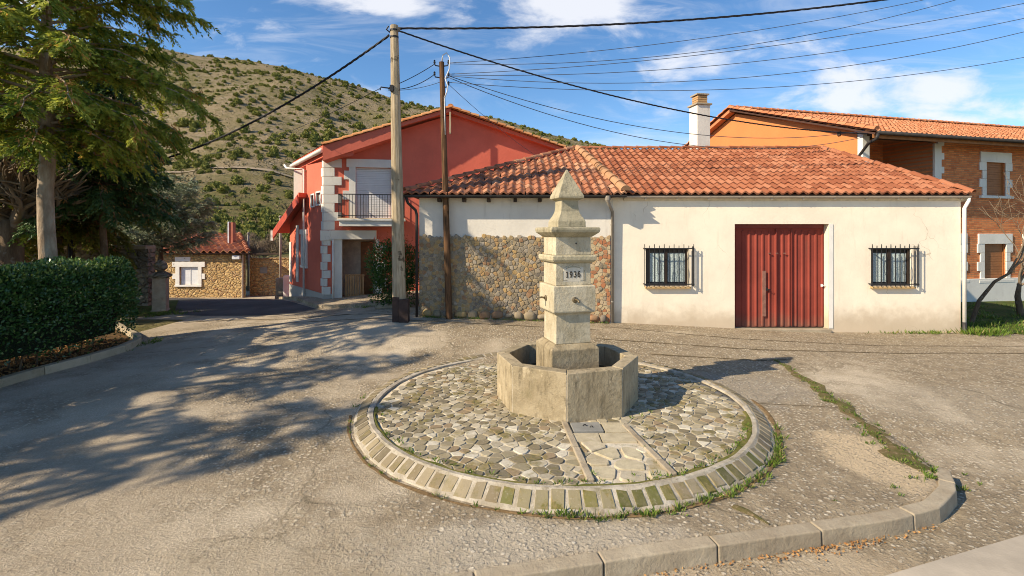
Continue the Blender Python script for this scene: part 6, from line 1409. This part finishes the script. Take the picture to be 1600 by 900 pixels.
thin = (Pn[:, 2] < .35) & (rs.uniform(0, 1, n) < .4); Pn = Pn[~thin]; Nn_ = Nn_[~thin]; n = len(Pn); kp_ = Pn[:, 2] > .1; Pn = Pn[kp_]; Nn_ = Nn_[kp_]; n = len(Pn)
D = nrm(Nn_ * .6 + rs.normal(size=(n, 3)) * .75 + np.array([0, 0, .35])); V, Q = blades(Pn, D, rs.uniform(.04, .09, n), rs.uniform(.011, .022, n)); rv = rs.uniform(0, .85, n); rv[(Pn[:, 2] > 1.62) & (rs.uniform(0, 1, n) < .3)] = .95; rv[rs.uniform(0, 1, n) < .02] = .95
link('foliage', fastmesh('foliage', V, Q, rv), M['hedge'], hd)
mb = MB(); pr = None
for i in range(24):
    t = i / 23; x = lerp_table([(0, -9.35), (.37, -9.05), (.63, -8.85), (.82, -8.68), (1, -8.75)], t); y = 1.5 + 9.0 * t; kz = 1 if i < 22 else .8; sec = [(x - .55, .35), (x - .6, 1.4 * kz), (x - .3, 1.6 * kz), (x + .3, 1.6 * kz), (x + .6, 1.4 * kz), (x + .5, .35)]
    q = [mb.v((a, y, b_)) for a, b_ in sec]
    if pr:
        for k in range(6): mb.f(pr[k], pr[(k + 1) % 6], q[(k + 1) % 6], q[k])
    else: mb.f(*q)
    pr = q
mb.f(*pr); mb.build('shade_core', M['core'], hd)  # solid near-black hull: the hedge's inner shade painted as colour
mb = MB()
for i in range(70):
    y = random.uniform(3, 10.6); x = -8.8 + random.uniform(-.35, .45) - (.3 if y > 10 else 0); mb.tube([(x, y, .0), (x + random.uniform(-.1, .1), y + random.uniform(-.1, .1), .3), (x + random.uniform(-.25, .25), y + random.uniform(-.2, .2), .75)], [.018, .014, .008], 5)
mb.build('stems', M['bark'], hd)
# flowering shrub by the red house
fs = thing('red_tipped_shrub', (wx(617, 14.4), 14.4, .3), 'green shrub with red leaf tips behind the pale pole', 'shrub')
def blob(n, c, r_, rs, top=None):
    P = nrm(rs.normal(size=(n, 3))) * (rs.uniform(.35, 1, (n, 1)) ** .5) * np.array(r_); P = P * (1 + .25 * np.sin(P[:, [1]] * 7 + P[:, [2]] * 5)); return P + np.array(c)
c = (wx(617, 14.4), 14.4, 1.25); Pb = blob(7000, c, (.72, .55, .95), rs); D = nrm((Pb - np.array(c)) + rs.normal(size=Pb.shape) * .5 + np.array([0, 0, .5])); V, Q = blades(Pb, D, .085, .018); link('foliage', fastmesh('foliage', V, Q, rs.uniform(0, 1, len(Q))), M['photinia'], fs)
Pb = blob(900, (c[0], c[1], c[2] + .45), (.75, .55, .6), rs); Pb = Pb[(Pb[:, 2] > c[2] + .35)]; V, Q = blades(Pb, rs.normal(size=Pb.shape) + np.array([0, 0, 1.5]), .08, .016); link('red_tips', fastmesh('tips', V, Q, rs.uniform(0, 1, len(Q))), M['redleaf'], fs)['kind'] = 'stuff'
mb = MB()
for i in range(9): a = i * .7; mb.tube([(c[0], c[1], .2), (c[0] + .2 * math.cos(a), c[1] + .2 * math.sin(a), .9), (c[0] + .45 * math.cos(a), c[1] + .4 * math.sin(a), 1.6)], [.02, .014, .006], 5)
mb.build('stems', M['bark'], fs)
m1 = MB(); x, y = wx(600, 13.5), 13.6; m1.box((x - .15, y + .6, .38), (.5, .3, .16)); tag(m1.build('stone_block', M['kerb'], bevel=.03), 'loose pale stone block by the foot of the pole', 'stone')
